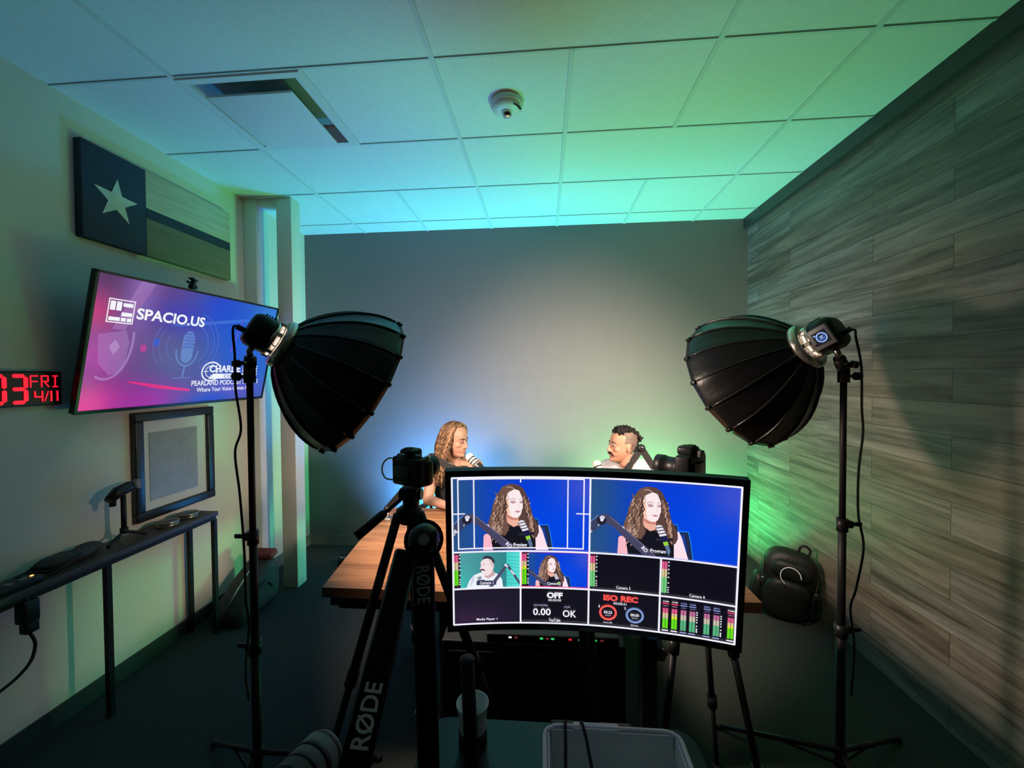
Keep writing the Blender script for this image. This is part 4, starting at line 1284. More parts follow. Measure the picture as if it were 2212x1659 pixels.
    if not female:
        cl = MB()
        fr_ = V((math.cos(yaw), math.sin(yaw), 0))
        ring_ = [neck + V((0.072 * math.cos(a), 0.068 * math.sin(a), 0.018 - 0.024 * (0.5 + 0.5 * math.cos(a - yaw)))) for a in [2 * PI * i / 26 for i in range(27)]]
        cl.tube(ring_, 0.013, 8, caps=False, sq=(1.5, 0.6))
        cl.build('collar', M['shirt'], root)
    p_ = MB()
    for i in (0, 1):
        p_.capsule(hip[i], kn[i], 0.096, 0.068, 16)
        p_.capsule(kn[i], lerp(kn[i], an[i], 0.95), 0.066, 0.055, 16)
    p_.tube([pelvis + V((0, 0, 0.03)), pelvis - V((0, 0, 0.08))], [0.132, 0.115], 20, sq=(1.25, 0.95), ref=across)
    remesh(p_.build('trousers', M['jeans'], root), 0.009, 3)
    for i in (0, 1):
        ft = (kn[i] - hip[i]); ft.z = 0; ft.normalize()
        s2 = MB().capsule(an[i] - V((0, 0, 0.043)), an[i] + ft * 0.16 - V((0, 0, 0.052)), 0.044, 0.034, 14).build('shoe', M['black'], root)
    return root, Hm

# woman: faces right, head bent a little; arms on the table edge
office_chair((-0.655, 3.10, 0), PI - 0.25, 'black mesh office chair under the woman with long curly hair')
wr_, Hw = person('person with long curly brown hair in a black top, seated facing right',
    (-0.628, 2.845, 1.195), -0.42, 0.16, 0.0, (-0.655, 2.90, 1.035), (-0.655, 2.955, 0.88), (-0.655, 3.03, 0.56),
    [(-0.795, 2.865, 0.985), (-0.500, 2.955, 0.985)], [(-0.800, 2.745, 0.795), (-0.415, 2.84, 0.80)], [(-0.60, 2.62, 0.782), (-0.45, 2.61, 0.782)],
    [(1, -0.25, -0.02), (-0.35, -0.9, -0.02)], [(-0.76, 2.60, 0.53), (-0.55, 2.60, 0.53)], [(-0.77, 2.56, 0.10), (-0.54, 2.56, 0.10)], M['skin_f'], True)
# long wavy hair: a cap over the skull, a fall behind, and many curling locks
hb = MB()
capz = MB()
hv = []
hb.ell(Hw @ V((-0.022, 0, 0.022)), (0.094, 0.086, 0.104), Hw.to_3x3().to_4x4(), nu=28, nv=18)
hb.tube([Hw @ V((-0.060, 0, 0.02)), Hw @ V((-0.075, 0, -0.06)), Hw @ V((-0.070, 0, -0.15)), Hw @ V((-0.080, 0, -0.24))], [0.078, 0.082, 0.080, 0.050], 18, sq=(1.25, 0.75), ref=Hw.to_3x3() @ V((0, 1, 0)))
rh = random.Random(5)
for i in range(230):
    side = -1 if i % 9 < 5 else 1
    th = rh.uniform(0.12, 1.0) ** 0.9                      # 0 front hairline .. 1 back of head
    xa = lerp(0.052, -0.085, th)                           # where the lock leaves the parting
    wdt = 0.088 - 0.018 * th
    zt = 0.118 - 0.05 * max(0, th - 0.5)
    if xa > 0.0:
        zt = 0.118 - 9.0 * xa * xa
    sp = rh.uniform(0.92, 1.16)
    ln = rh.uniform(0.20, 0.345) * (0.95 if th > 0.4 else 0.85)
    amp = rh.uniform(0.006, 0.012)
    fq = rh.uniform(120, 190)
    ph = rh.uniform(0, 6.28)
    xe = xa * 0.55 - 0.015 + rh.uniform(-0.02, 0.03)
    if th < 0.30:
        xe -= 0.012
    pts = []
    for j in range(48):
        u = j / 47
        if u < 0.25:                                       # over the crown
            a = u / 0.25 * PI / 2
            y_ = wdt * sp * math.sin(a)
            z_ = 0.03 + (zt - 0.03) * math.cos(a) ** 0.8 if a < PI / 2 - 1e-4 else 0.03
            x_ = lerp(xa, lerp(xa, xe, 0.25), u / 0.25)
            wv_ = 0.25
        else:
            q_ = (u - 0.25) / 0.75
            y_ = wdt * sp + 0.020 * q_ + 0.01 * math.sin(q_ * 3)
            z_ = 0.03 - q_ * (ln + 0.03)
            x_ = lerp(lerp(xa, xe, 0.25), xe, q_)
            wv_ = 0.4 + 0.6 * q_
        dz_ = z_ * fq
        x_ += amp * wv_ * math.sin(dz_ + ph)
        y_ += amp * wv_ * math.cos(dz_ * 0.9 + ph)
        pts.append(Hw @ V((x_ + 0.004, side * y_, z_)))
    r0_ = rh.uniform(0.0055, 0.0095)
    hb.tube(pts, [r0_ * (1.0 if j < 34 else 1 - 0.05 * (j - 34)) for j in range(48)], 6, mi=rh.choice((0, 0, 1, 1, 2)))
hb.build('hair', [M['hair_f'], M['hair_f2'], M['hair_f3']], wr_)

# man: faces left, laughing
office_chair((0.585, 3.10, 0), PI + 0.35, 'black mesh office chair under the man with the moustache')
mr_, Hn = person('person with dark hair and a moustache in a white shirt, seated facing left',
    (0.530, 2.835, 1.160), PI + 0.26, -0.04, 0.0, (0.568, 2.885, 1.035), (0.585, 2.945, 0.87), (0.585, 3.03, 0.555),
    [(0.450, 2.935, 0.975), (0.735, 2.835, 0.985)], [(0.385, 2.80, 0.80), (0.765, 2.72, 0.800)], [(0.30, 2.60, 0.785), (0.60, 2.58, 0.785)],
    [(0.2, -1, -0.02), (-0.75, -0.6, -0.02)], [(0.43, 2.60, 0.53), (0.66, 2.58, 0.53)], [(0.42, 2.56, 0.10), (0.67, 2.55, 0.10)], M['skin_m'], False)
fd = MB()
head_loft(fd, Hn, 0.0022)
# keep only the part of the shell where cropped hair grows
keep = []
for f in fd.f:
    cen = sum((fd.v[i] for i in f), V((0, 0, 0))) / len(f)
    lc = Hn.inverted() @ cen
    if lc.z > -0.060 and lc.x < 0.012 + 0.25 * max(0, lc.z - 0.02) and (lc.x < -0.03 or lc.z > 0.012) and abs(lc.y) > -1:
        keep.append(f)
fd.f = keep; fd.mi = [0] * len(keep); fd.sm = [True] * len(keep)
fd.build('cropped_sides', M['fade_m'], mr_)
ht = MB()
rm = random.Random(8)
ht.ell(Hn @ V((-0.014, 0, 0.082)), (0.080, 0.056, 0.044), Hn.to_3x3().to_4x4() @ Matrix.Rotation(0.12, 4, 'Y'), nu=26, nv=14)
for i in range(130):
    x_ = rm.uniform(-0.095, 0.044)
    y_ = rm.uniform(-0.056, 0.056)
    z_ = 0.106 - 7.0 * (x_ + 0.012) ** 2 - 5.0 * y_ * y_
    p = V((x_, y_, z_))
    fwdness = (x_ + 0.095) / 0.16
    tip = p + V((rm.uniform(-0.030, 0.006), rm.uniform(-0.010, 0.010), 0.014 + 0.020 * fwdness + rm.uniform(0, 0.008)))
    mid = (p + tip) / 2 + V((0.010 * fwdness, rm.uniform(-0.006, 0.006), 0.006))
    ht.tube([Hn @ (p - V((0, 0, 0.012))), Hn @ mid, Hn @ tip], [0.0095, 0.0085, 0.003], 7)
for i in range(40):                                        # down the back of the head
    z_ = rm.uniform(-0.035, 0.08)
    y_ = rm.uniform(-0.050, 0.050)
    x_ = -0.098 + 3.2 * (z_ - 0.04) ** 2 + 4.5 * y_ * y_
    ht.tube([Hn @ V((x_ + 0.012, y_, z_ + 0.012)), Hn @ V((x_ - 0.002, y_, z_)), Hn @ V((x_ + 0.002, y_, z_ - 0.018))], [0.008, 0.008, 0.003], 7)
ht.build('hair', M['hair_m'], mr_)
ms = MB()
for s_ in (-1, 1):
    ms.tube([Hn @ V((0.094, s_ * 0.001, -0.052)), Hn @ V((0.093, s_ * 0.013, -0.053)), Hn @ V((0.086, s_ * 0.026, -0.060)), Hn @ V((0.076, s_ * 0.034, -0.072))], [0.0065, 0.0075, 0.006, 0.002], 10)
ms.build('moustache', M['hair_m'], mr_)

# ------------------------------------------------------------------ podcast microphones on boom arms
def microphone(tip, axis, r, length, label, group='striped podcast microphones', pale='foam_white'):
    """axis runs from the tip back along the body"""
    tip, ax = V(tip), V(axis).normalized()
    t = thing('microphone', tip + ax * length, label, 'microphone', group)
    mw = frame_mat(tip, ax)
    hl = length * 0.62
    MB().lathe([(0, 0), (r * 0.55, 0.002), (r * 0.85, r * 0.22), (r * 0.97, r * 0.6), (r, hl), (r * 0.9, hl), (0, hl)], mw, 28).build('pale_head', M[pale], t)
    for k in range(4):
        z_ = hl * (0.20 + 0.235 * k)
        rr = r * (0.97 if k else 0.93)
        MB().lathe([(rr * 0.95, z_ - hl * 0.052), (rr * 1.035, z_ - hl * 0.048), (rr * 1.035, z_ + hl * 0.048), (rr * 0.95, z_ + hl * 0.052)], mw, 28).build('dark_band', M['black'], t)
    MB().lathe([(r * 0.98, hl), (r * 1.02, hl + 0.004), (r * 1.0, length * 0.88), (r * 0.72, length), (0, length)], mw, 28).build('body', M['black'], t)
    MB().lathe([(0, length - 0.002), (r * 0.36, length), (r * 0.36, length + r * 0.5), (0, length + r * 0.5)], mw, 16).build('connector_ring', M['xlr_green'], t)
    MB().lathe([(0, length + r * 0.45), (r * 0.34, length + r * 0.5), (r * 0.28, length + r * 1.6), (0, length + r * 1.6)], mw, 16).build('plug', M['steel'], t)
    return t

def arm_tube(a, b, wd, th, side_v):
    a, b = V(a), V(b)
    d = (b - a).normalized()
    mw = frame_mat((0, 0, 0), d, side_v)
    m_ = MB()
    m_.box((a + b) / 2, (wd, th, (b - a).length), mw, bev=min(wd, th) * 0.25)
    return m_, mw

def boom_arm(base, root_top, joint, tip, label, seg_label=None, wd=0.036, word_on=0, group='boom arms on the wooden table', word_len=0.10, flip=1, split=(0, 0, 0)):
    base, root_top, joint, tip = V(base), V(root_top), V(joint), V(tip)
    t = thing('boom_arm', base, label, 'microphone arm', group)
    look = (CAM - joint).normalized()
    MB().box(base + V((0, 0, 0.012)), (0.07, 0.06, 0.024), bev=0.006).cyl(base + V((0, 0, 0.02)), base + V((0, 0, 0.06)), 0.018, n=14).box(base + V((0, -0.0, -0.005)), (0.05, 0.05, 0.01)).build('base_clamp', M['steel'], t)
    MB().cyl(base + V((0, 0, 0.05)), root_top, 0.010, n=12).ell(root_top, (0.024, 0.024, 0.024)).build('swivel', M['black'], t)
    for i, (a, b) in enumerate(((root_top, joint), (joint + V(split), tip))):
        d = (b - a).normalized()
        sv = d.cross(look)
        m_, mw = arm_tube(a + d * 0.015, b - d * 0.015, wd, wd * 0.62, sv)
        sg = m_.build('lower_arm' if i == 0 else 'upper_arm', M['arm_black'], t)
        rn = d.cross(sv).normalized()
        if rn.dot(look) < 0:
            rn = -rn
        lb_ = MB()
        for o in (-1, 1):
            lb_.tube([a + d * 0.02 + sv.normalized() * o * wd * 0.42 + rn * wd * 0.3, b - d * 0.02 + sv.normalized() * o * wd * 0.42 + rn * wd * 0.3], 0.0022, 6)
        lb_.build('tension_rod', M['rod'], sg)
        if word_on is not None and i in (word_on if isinstance(word_on, (list, tuple)) else [word_on]):
            x = d * (flip if not isinstance(flip, (list, tuple)) else flip[i])
            y = rn.cross(x)
            lm = Matrix((x, y, rn)).transposed().to_4x4()
            lm.translation = lerp(a, b, 0.5 if seg_label is None else (seg_label[i] if isinstance(seg_label, (list, tuple)) else seg_label)) + rn * (wd * 0.31 + 0.0012)
            tx = MB()
            add_letters(tx, 'R\u00d8DE', lm, word_len, wd * 0.60, 0.02)
            tx.build('lettering', M['label_white'], sg)
    for p, rr in ((joint + (V((0.003, 0, 0.008)) if split[0] else V((0, 0, 0))), wd * (0.85 if split[0] else 0.62)), (tip, wd * 0.42)):
        sv = look
        MB().cyl(p - sv * wd * 0.42, p + sv * wd * 0.42, rr, n=24).ell(p + sv * wd * 0.40, (rr * 0.85,) * 3, nu=16, nv=10).build('joint_cap', M['gloss'], t)
        MB().cyl(p + sv * wd * 0.80, p + sv * (wd * 0.42 + rr * 0.95), rr * 0.28, n=14).build('joint_bolt', M['chrome'], t)
    return t

boom_arm((-0.976, 2.449, 0.75), (-0.960, 2.43, 0.83), (-0.687, 2.445, 1.145), (-0.40, 2.43, 1.01), 'black jointed boom arm on the table corner beside the woman', word_on=0, seg_label=0.42, wd=0.042)
microphone((-0.478, 2.520, 1.148), (0.68, -0.33, -0.62), 0.026, 0.145, 'pale banded microphone on a boom arm close to the woman\'s chin')
boom_arm((0.80, 2.42, 0.75), (0.795, 2.42, 0.83), (0.587, 2.545, 1.190), (0.405, 2.50, 0.93), 'black jointed boom arm standing in front of the man', word_on=0, seg_label=0.58, wd=0.040, flip=-1, word_len=0.085)
microphone((0.318, 2.600, 1.100), (0.30, -0.38, -0.85), 0.026, 0.145, 'pale banded microphone on a boom arm in front of the man')

# ------------------------------------------------------------------ working desk close to the camera
t = thing('desk', (0.03, 0.72, 0), 'dark glossy desk under the curved monitor, mostly below the picture edge', 'desk')
dk = MB()
rc = 0.05
outline = []
for cx_, cy_, a0 in ((0.36 - rc, 1.035 - rc, 0), (-0.30 + rc, 1.035 - rc, PI / 2), (-0.30 + rc, 0.42 + rc, PI), (0.36 - rc, 0.42 + rc, 1.5 * PI)):
    for i in range(7):
        a = a0 + PI / 2 * i / 6
        outline.append((cx_ + rc * math.cos(a), cy_ + rc * math.sin(a)))
dk.prism(outline, Matrix.Translation((0, 0, 0.722)), 0.028)
dk.build('desktop', M['desk'], t)
for x in (-0.25, 0.31):
    for y in (0.47, 0.985):
        MB().box((x, y, 0.361), (0.04, 0.04, 0.722)).build('leg', M['matte'], t)

# ------------------------------------------------------------------ curved monitor
MC, MR, MU = V((0.110, 1.004, 1.183)), V((1.0, -0.026, -0.015)).normalized(), V((0.013, -0.072, 0.997))
MN = -(MU.cross(MR)).normalized() if (MU.cross(MR)).y > 0 else MU.cross(MR).normalized()
MU = (MU - MR * MR.dot(MU)).normalized()
MN = MR.cross(MU).normalized()
if MN.y > 0:
    MN = -MN
MH, RC, HA = 0.425, 1.7, math.asin(0.36 / 1.7)
SAG = RC * (1 - math.cos(HA))
def mon(u, v, n):            # u along the arc in metres from the middle, v up, n towards the viewer
    a = u / RC
    return MC + MR * ((RC - n) * math.sin(a)) + MU * v + MN * (RC - (RC - n) * math.cos(a) - SAG)
ARC = 2 * HA * RC
def curved_slab(u0, u1, v0, v1, n0, n1, seg=40):
    mb = MB()
    vv, ff = [], []
    for i in range(seg + 1):
        u = lerp(u0, u1, i / seg)
        vv += [mon(u, v0, n1), mon(u, v1, n1), mon(u, v1, n0), mon(u, v0, n0)]
    for i in range(seg):
        for j in range(4):
            ff.append((i * 4 + j, i * 4 + (j + 1) % 4, (i + 1) * 4 + (j + 1) % 4, (i + 1) * 4 + j))
    ff += [(0, 1, 2, 3), (seg * 4 + 3, seg * 4 + 2, seg * 4 + 1, seg * 4)]
    return mb.add(vv, ff, 0, False)
t = thing('monitor', (MC.x, MC.y + 0.05, 0.75), 'large curved monitor showing a video switcher multiview, standing on the near desk', 'monitor')
curved_slab(-ARC / 2, ARC / 2, -MH / 2, MH / 2, -0.030, -0.004).build('housing', M['black'], t)
BZ = 0.0145
bzm = MB()
for (u0_, u1_, v0_, v1_) in ((-ARC / 2, ARC / 2, MH / 2 - 0.0155, MH / 2), (-ARC / 2, ARC / 2, -MH / 2, -MH / 2 + 0.0175), (-ARC / 2, -ARC / 2 + BZ, -MH / 2 + 0.0175, MH / 2 - 0.0155), (ARC / 2 - BZ, ARC / 2, -MH / 2 + 0.0175, MH / 2 - 0.0155)):
    c_ = curved_slab(u0_, u1_, v0_, v1_, -0.004, 0.0, 40 if u1_ - u0_ > 0.1 else 2)
    bzm.add(c_.v, c_.f, 0, False)
bzm.build('bezel', M['gloss'], t)
bk = MB()
bk.box(MC - MN * 0.105, (0.26, 0.22, 0.05), Matrix((MR, MU, MN)).transposed().to_4x4(), bev=0.02)
bk.build('rear_hub', M['black'], t)
st_ = MB()
st_.tube([MC - MN * 0.13, MC - MN * 0.135 - MU * 0.2, V((MC.x, 1.01, 0.775))], [0.022, 0.022, 0.022], 12)
st_.build('stand_neck', M['black'], t)
MB().box((MC.x, 0.985, 0.758), (0.20, 0.09, 0.015), bev=0.005).build('stand_base', M['black'], t)
lg = MB()
tris, x0_, x1_, y0_, y1_ = text_tris('SAMSUNG', 0.01)
for tr_ in tris:
    lg.add([mon(0.0 + ((x - x0_) / (x1_ - x0_) - 0.5) * 0.042, -MH / 2 + 0.0075 + ((y - y0_) / (y1_ - y0_) - 0.5) * 0.0062, 0.0006) for x, y in tr_], [(0, 1, 2)], 0, False)
lg.build('lettering', M['label_grey'], t)
for u_, m_, lw in ((0.118, 'tan', 0.022), (0.160, 'bluesticker', 0.026)):
    s_ = curved_slab(u_ - lw / 2, u_ + lw / 2, -MH / 2 - 0.003, -MH / 2 + 0.003, 0.0, 0.001, 2)
    part(s_.build('sticker', M[m_], t), 'small %s sticker on the lower bezel' % ('tan' if m_ == 'tan' else 'blue'))

SAW, SAH = ARC - 2 * BZ, MH - 0.033
def mfn(u, v, k):            # the panel is made of flat strips, so stacked shapes stay parallel
    i = min(31, max(0, int(u / 60)))
    f = lambda q: mon((q / 1920 - 0.5) * SAW, 0.001 + (0.5 - v / 1080) * SAH, -0.0038 + 0.000006 * k)
    return lerp(f(i * 60), f(i * 60 + 60), u / 60 - i)
cv = Canvas(1920, 1080, mfn, strips=32)
BW = (244, 242, 255)
cv.rect(0, 0, 1920, 1080, (16, 14, 26), 32, 4)
def bluebg(x0, y0, w_, h_):
    def f(x, y):
        a, b_ = (x - x0) / w_, (y - y0) / h_
        c = mixc((34, 78, 140), (8, 62, 214), a * 2.1)
        c = mixc(c, (44, 84, 130), max(0, 0.75 - a * 3.0))
        c = mixc(c, (0, 72, 232), 0.8 * g2(a, b_, 0.72, 0.70, 0.25, 0.45))
        c = mixc(c, (72, 84, 205), 0.85 * g2(a, b_, 1.0, 0.15, 0.22, 0.35))
        c = mixc(c, (60, 60, 170), 0.6 * g2(a, b_, 0.5, 0.0, 0.5, 0.05))
        return c
    return f
def draw_woman(X0, Y0, S, cell, seed=3, detail=True, rod=True):
    cv.clip = cell
    r_ = random.Random(seed)
    m = lambda p: (X0 + S * (p[0] - 205) * 0.509, Y0 + S * (p[1] - 205) * 0.535)
    PL = lambda pts, c: cv.poly([m(p) for p in pts], c)
    LN = lambda pts, wd, c: cv.line([m(p) for p in pts], wd * S * 0.52, c)
    EL = lambda x, y, rx, ry, c, rot=0: cv.ell(*m((x, y)), rx * S * 0.509, ry * S * 0.535, c, 20, rot)
    # chair
    PL([(1320, 785), (1385, 790), (1400, 880), (1530, 868), (1600, 1230), (1330, 1230)], (34, 44, 78))
    PL([(1430, 905), (1478, 903), (1520, 1120), (1450, 1120)], (30, 62, 150))
    LN([(1320, 780), (1388, 785), (1402, 862), (1528, 862), (1560, 1000), (1598, 1230)], 8, (40, 150, 245))
    # arms and top
    PL([(640, 1010), (660, 985), (735, 985), (790, 1230), (630, 1230)], (250, 186, 200))
    PL([(1370, 880), (1410, 870), (1450, 950), (1540, 1230), (1350, 1230), (1345, 1040)], (255, 226, 238))
    PL([(720, 930), (900, 890), (1100, 880), (1230, 890), (1350, 960), (1360, 1230), (770, 1230)], (22, 22, 32))
    # hair at the back
    PL([(1020, 312), (1110, 325), (1185, 375), (1232, 470), (1262, 560), (1295, 650), (1310, 730), (1352, 800), (1392, 880), (1402, 960), (1372, 1035), (1320, 1045), (1290, 980), (1200, 900), (1000, 890),
        (940, 1010), (870, 1000), (790, 960), (735, 905), (700, 840), (722, 770), (752, 690), (762, 610), (792, 540), (822, 470), (872, 385), (940, 332)], (94, 68, 62))
    # neck
    PL([(950, 700), (1120, 740), (1125, 840), (1110, 890), (1050, 898), (990, 870), (950, 800)], (238, 178, 158))
    PL([(955, 720), (1050, 775), (1125, 772), (1120, 800), (1030, 800), (960, 765)], (205, 132, 112))
    PL([(965, 840), (1050, 895), (1120, 870), (1120, 905), (1030, 920)], (28, 26, 36))
    # face
    PL([(1062, 385), (1120, 398), (1158, 440), (1176, 505), (1172, 560), (1187, 622), (1166, 660), (1160, 700), (1140, 745), (1098, 772), (1045, 764), (990, 735), (958, 690), (942, 600), (950, 500), (985, 425)], (252, 234, 236))
    PL([(950, 500), (985, 520), (990, 640), (1010, 738), (958, 690), (942, 600)], (244, 198, 172))
    EL(1044, 555, 36, 19, (206, 165, 178)); EL(1152, 553, 20, 17, (206, 170, 182))
    LN([(1008, 560), (1044, 574), (1078, 562)], 7, (120, 84, 92)); LN([(1136, 562), (1153, 572), (1170, 562)], 7, (120, 84, 92))
    LN([(1000, 528), (1040, 512), (1084, 522)], 7, (164, 124, 120)); LN([(1130, 520), (1164, 512)], 7, (164, 124, 120))
    LN([(1118, 560), (1124, 610), (1138, 628), (1118, 640)], 6, (232, 200, 200))
    PL([(1064, 686), (1104, 674), (1126, 680), (1146, 676), (1140, 692), (1110, 702)], (192, 132, 146))
    # hair in front
    PL([(1062, 378), (985, 425), (950, 500), (940, 620), (950, 720), (965, 860), (990, 930), (930, 1012), (850, 990), (760, 935), (705, 850), (735, 740), (770, 600), (830, 460), (900, 350), (1000, 315)], (112, 82, 72))
    PL([(1062, 378), (1100, 322), (1180, 372), (1232, 480), (1262, 580), (1300, 700), (1345, 800), (1398, 900), (1396, 980), (1340, 1040), (1290, 950), (1200, 860), (1150, 780), (1178, 660), (1178, 520), (1130, 405)], (90, 66, 62))
    if detail:
        pal = [(150, 114, 98), (176, 138, 118), (70, 48, 46), (128, 92, 80), (196, 160, 140), (84, 58, 54), (208, 176, 156)]
        for i in range(64):
            x_ = r_.uniform(760, 960); y_ = r_.uniform(420, 900)
            x_ += (600 - y_) * 0.16
            L_ = r_.uniform(90, 260); ph = r_.uniform(0, 6)
            q_ = [(min(x_ - L_ * 0.12 * k / 10 + 13 * math.sin(k * 0.9 + ph), 985), y_ + L_ * k / 10) for k in range(11)]
            LN(q_, r_.uniform(6, 15), r_.choice(pal))
        for i in range(50):
            y_ = r_.uniform(450, 900); x_ = 1205 + (y_ - 470) * 0.22 + r_.uniform(-18, 40)
            L_ = r_.uniform(80, 220); ph = r_.uniform(0, 6)
            q_ = [(x_ + L_ * 0.2 * k / 10 + 12 * math.sin(k * 0.9 + ph), y_ + L_ * k / 10) for k in range(11)]
            LN(q_, r_.uniform(6, 14), r_.choice(pal[:6]))
        LN([(960, 360), (1010, 352), (1060, 378)], 9, (196, 170, 160))
    # microphone
    PL([(1112, 830), (1150, 802), (1195, 806), (1262, 935), (1235, 968), (1178, 962)], (236, 232, 240))
    for k in range(4):
        d_ = k * 42
        LN([(1116 + d_ * 0.43, 846 + d_ * 0.9), (1160 + d_ * 0.43, 838 + d_ * 0.9), (1206 + d_ * 0.43, 824 + d_ * 0.9)], 13, (62, 56, 84))
    PL([(1178, 955), (1258, 930), (1285, 1000), (1208, 1030)], (30, 32, 72))
    PL([(1120, 985), (1190, 985), (1190, 1005), (1120, 1005)], (48, 50, 66)); PL([(1270, 965), (1345, 960), (1340, 1000), (1280, 1005)], (34, 34, 46))
    PL([(1215, 1025), (1272, 1008), (1290, 1052), (1232, 1072)], (150, 215, 60))
    PL([(1238, 1068), (1288, 1052), (1315, 1140), (1290, 1205), (1262, 1130)], (96, 118, 150))
    # boom arm
    PL([(420, 700), (475, 702), (560, 750), (1110, 1190), (1150, 1250), (1010, 1250), (860, 1130), (560, 860), (470, 830)], (72, 70, 98))
    LN([(530, 742), (1120, 1205)], 10, (112, 108, 138))
    PL([(395, 712), (470, 800), (230, 1010), (130, 1100), (130, 930)], (58, 66, 100))
    LN([(220, 850), (370, 722)], 9, (120, 150, 200))
    EL(412, 785, 66, 66, (38, 36, 52)); EL(420, 752, 36, 28, (205, 200, 225)); EL(416, 782, 22, 22, (238, 232, 250))
    PL([(360, 860), (385, 835), (372, 872)], (225, 225, 240)); PL([(680, 850), (720, 890), (712, 860)], (235, 232, 245))
    if rod:
        cv.text('DE', *m((244, 950)), 84 * S * 0.5, 54 * S * 0.5, BW, 0.03, rot=-0.75)
        cv.text('RO', *m((985, 1140)), 90 * S * 0.5, 54 * S * 0.5, BW, 0.03, rot=0.72)
    cv.clip = (0, 0, 1920, 1080)

# preview and programme pictures
cv.rect(0, 0, 960, 540, bluebg(0, 0, 960, 540), 24, 14)
draw_woman(0, 0, 1.0, (0, 0, 960, 536), 3)
for pts, wd in (([(46, 20), (918, 20), (918, 520), (46, 520), (46, 20)], 9), ([(155, 22), (155, 518)], 9), ([(808, 22), (808, 518)], 8), ([(480, 0), (480, 46)], 9), ([(0, 266), (92, 266)], 8), ([(868, 266), (960, 266)], 8)):
    cv.line(pts, wd, BW)
cv.text('Preview', 478, 498, 96, 26, BW, 0.02)
cv.rect(960, 0, 1920, 540, bluebg(960, 0, 960, 540), 24, 14)
draw_woman(935, -8, 1.0, (960, 0, 1920, 536), 3)
cv.text('Program', 1420, 498, 100, 30, BW, 0.02)
def meter(x, y0, y1, wd, lit, vivid=True, two=True, ticks=True):
    h = y1 - y0
    cR, cY, cG = ((222, 92, 140), (216, 196, 150), (116, 208, 130)) if vivid else ((190, 110, 150), (200, 190, 170), (90, 180, 130))
    for k in range(2):
        xa = x + k * wd * 0.53
        xb = xa + wd * 0.45
        cv.rect(xa, y0, xb, y0 + h * 0.24, cR)
        cv.rect(xa, y0 + h * 0.24, xb, y0 + h * 0.5, cY)
        cv.rect(xa, y0 + h * 0.5, xb, y1, cG)
        if lit:
            cv.rect(xa, y1 - h * lit, xb, y1, (104, 224, 30))
            if lit > 0.55:
                cv.rect(xa, y1 - h * lit, xb, y1 - h * 0.5, (232, 226, 60))
    if ticks:
        for f_ in (0.0, 0.11, 0.23, 0.35, 0.48, 0.66, 0.80, 0.88, 0.95):
            cv.ell(x + wd * 1.28, y0 + h * f_ + 3, wd * 0.16, 5, (235, 235, 245), 8)
# camera 1: the man on teal
cv.rect(0, 540, 480, 810, lambda x, y: mixc(mixc((88, 160, 168), (46, 132, 136), x / 430), (60, 196, 180), max(0, 1 - (x - 60) / 160) * max(0, (y - 600) / 210)), 14, 8)
cv.rect(380, 540, 480, 810, lambda x, y: mixc((70, 206, 200), (96, 226, 216), (x - 380) / 100), 4, 4)
for i in range(9):
    cv.line([(382, 556 + i * 28), (420, 550 + i * 28 + 6 * math.sin(i)), (480, 560 + i * 28)], 3, (48, 168, 166))
cv.rect(0, 540, 56, 810, (40, 36, 48))
cv.clip = (0, 540, 480, 808)
z3 = lambda p: ((p[0] - 215) * 0.523, 540 + (p[1] - 85) * 0.555)
C3 = lambda pts, c: cv.poly([z3(p) for p in pts], c)
C3([(400, 570), (440, 470), (500, 400), (600, 365), (660, 400), (740, 360), (820, 390), (880, 460), (895, 570)], (236, 240, 248))
C3([(470, 430), (520, 400), (500, 480), (450, 560)], (206, 214, 232))
C3([(640, 380), (760, 340), (790, 400), (700, 450), (650, 430)], (205, 170, 172))
C3([(600, 220), (640, 185), (740, 185), (775, 240), (770, 310), (740, 370), (690, 415), (630, 405), (608, 360), (600, 330), (582, 318), (598, 290), (592, 250)], (246, 226, 228))
C3([(700, 200), (762, 215), (782, 260), (760, 300), (735, 290), (720, 230)], (214, 194, 196))
C3([(620, 200), (632, 160), (680, 145), (740, 160), (780, 205), (782, 265), (760, 240), (735, 200), (680, 182), (640, 190)], (52, 52, 62))
C3([(586, 325), (620, 318), (652, 332), (650, 350), (620, 340), (592, 342)], (110, 60, 80))
cv.line([z3(p) for p in ((592, 262), (604, 258))], 3, (90, 70, 80)); cv.line([z3(p) for p in ((622, 262), (650, 258))], 3, (90, 70, 80))
C3([(742, 290), (762, 280), (764, 320), (748, 328)], (238, 205, 205))
C3([(545, 425), (590, 410), (608, 440), (600, 470), (560, 470)], (190, 196, 210))
cv.line([z3(p) for p in ((548, 440), (600, 424))], 4, (70, 70, 90)); cv.line([z3(p) for p in ((552, 456), (606, 442))], 4, (70, 70, 90))
C3([(550, 470), (640, 465), (660, 490), (560, 510)], (50, 50, 78))
C3([(700, 560), (930, 262), (965, 275), (760, 560)], (80, 78, 110))
C3([(930, 270), (965, 262), (1125, 500), (1125, 550)], (72, 72, 96))
C3([(988, 345), (1008, 338), (1055, 400), (1036, 412)], (225, 228, 240))
cv.ell(*z3((930, 275)), 8, 9, BW, 12); cv.ell(*z3((952, 292)), 6, 7, BW, 12)
cv.clip = (0, 0, 1920, 1080)
cv.rect(168, 758, 308, 790, (58, 60, 92)); cv.text('Camera 1', 240, 774, 94, 20, BW, 0.02)
meter(6, 560, 786, 36, 0.48)
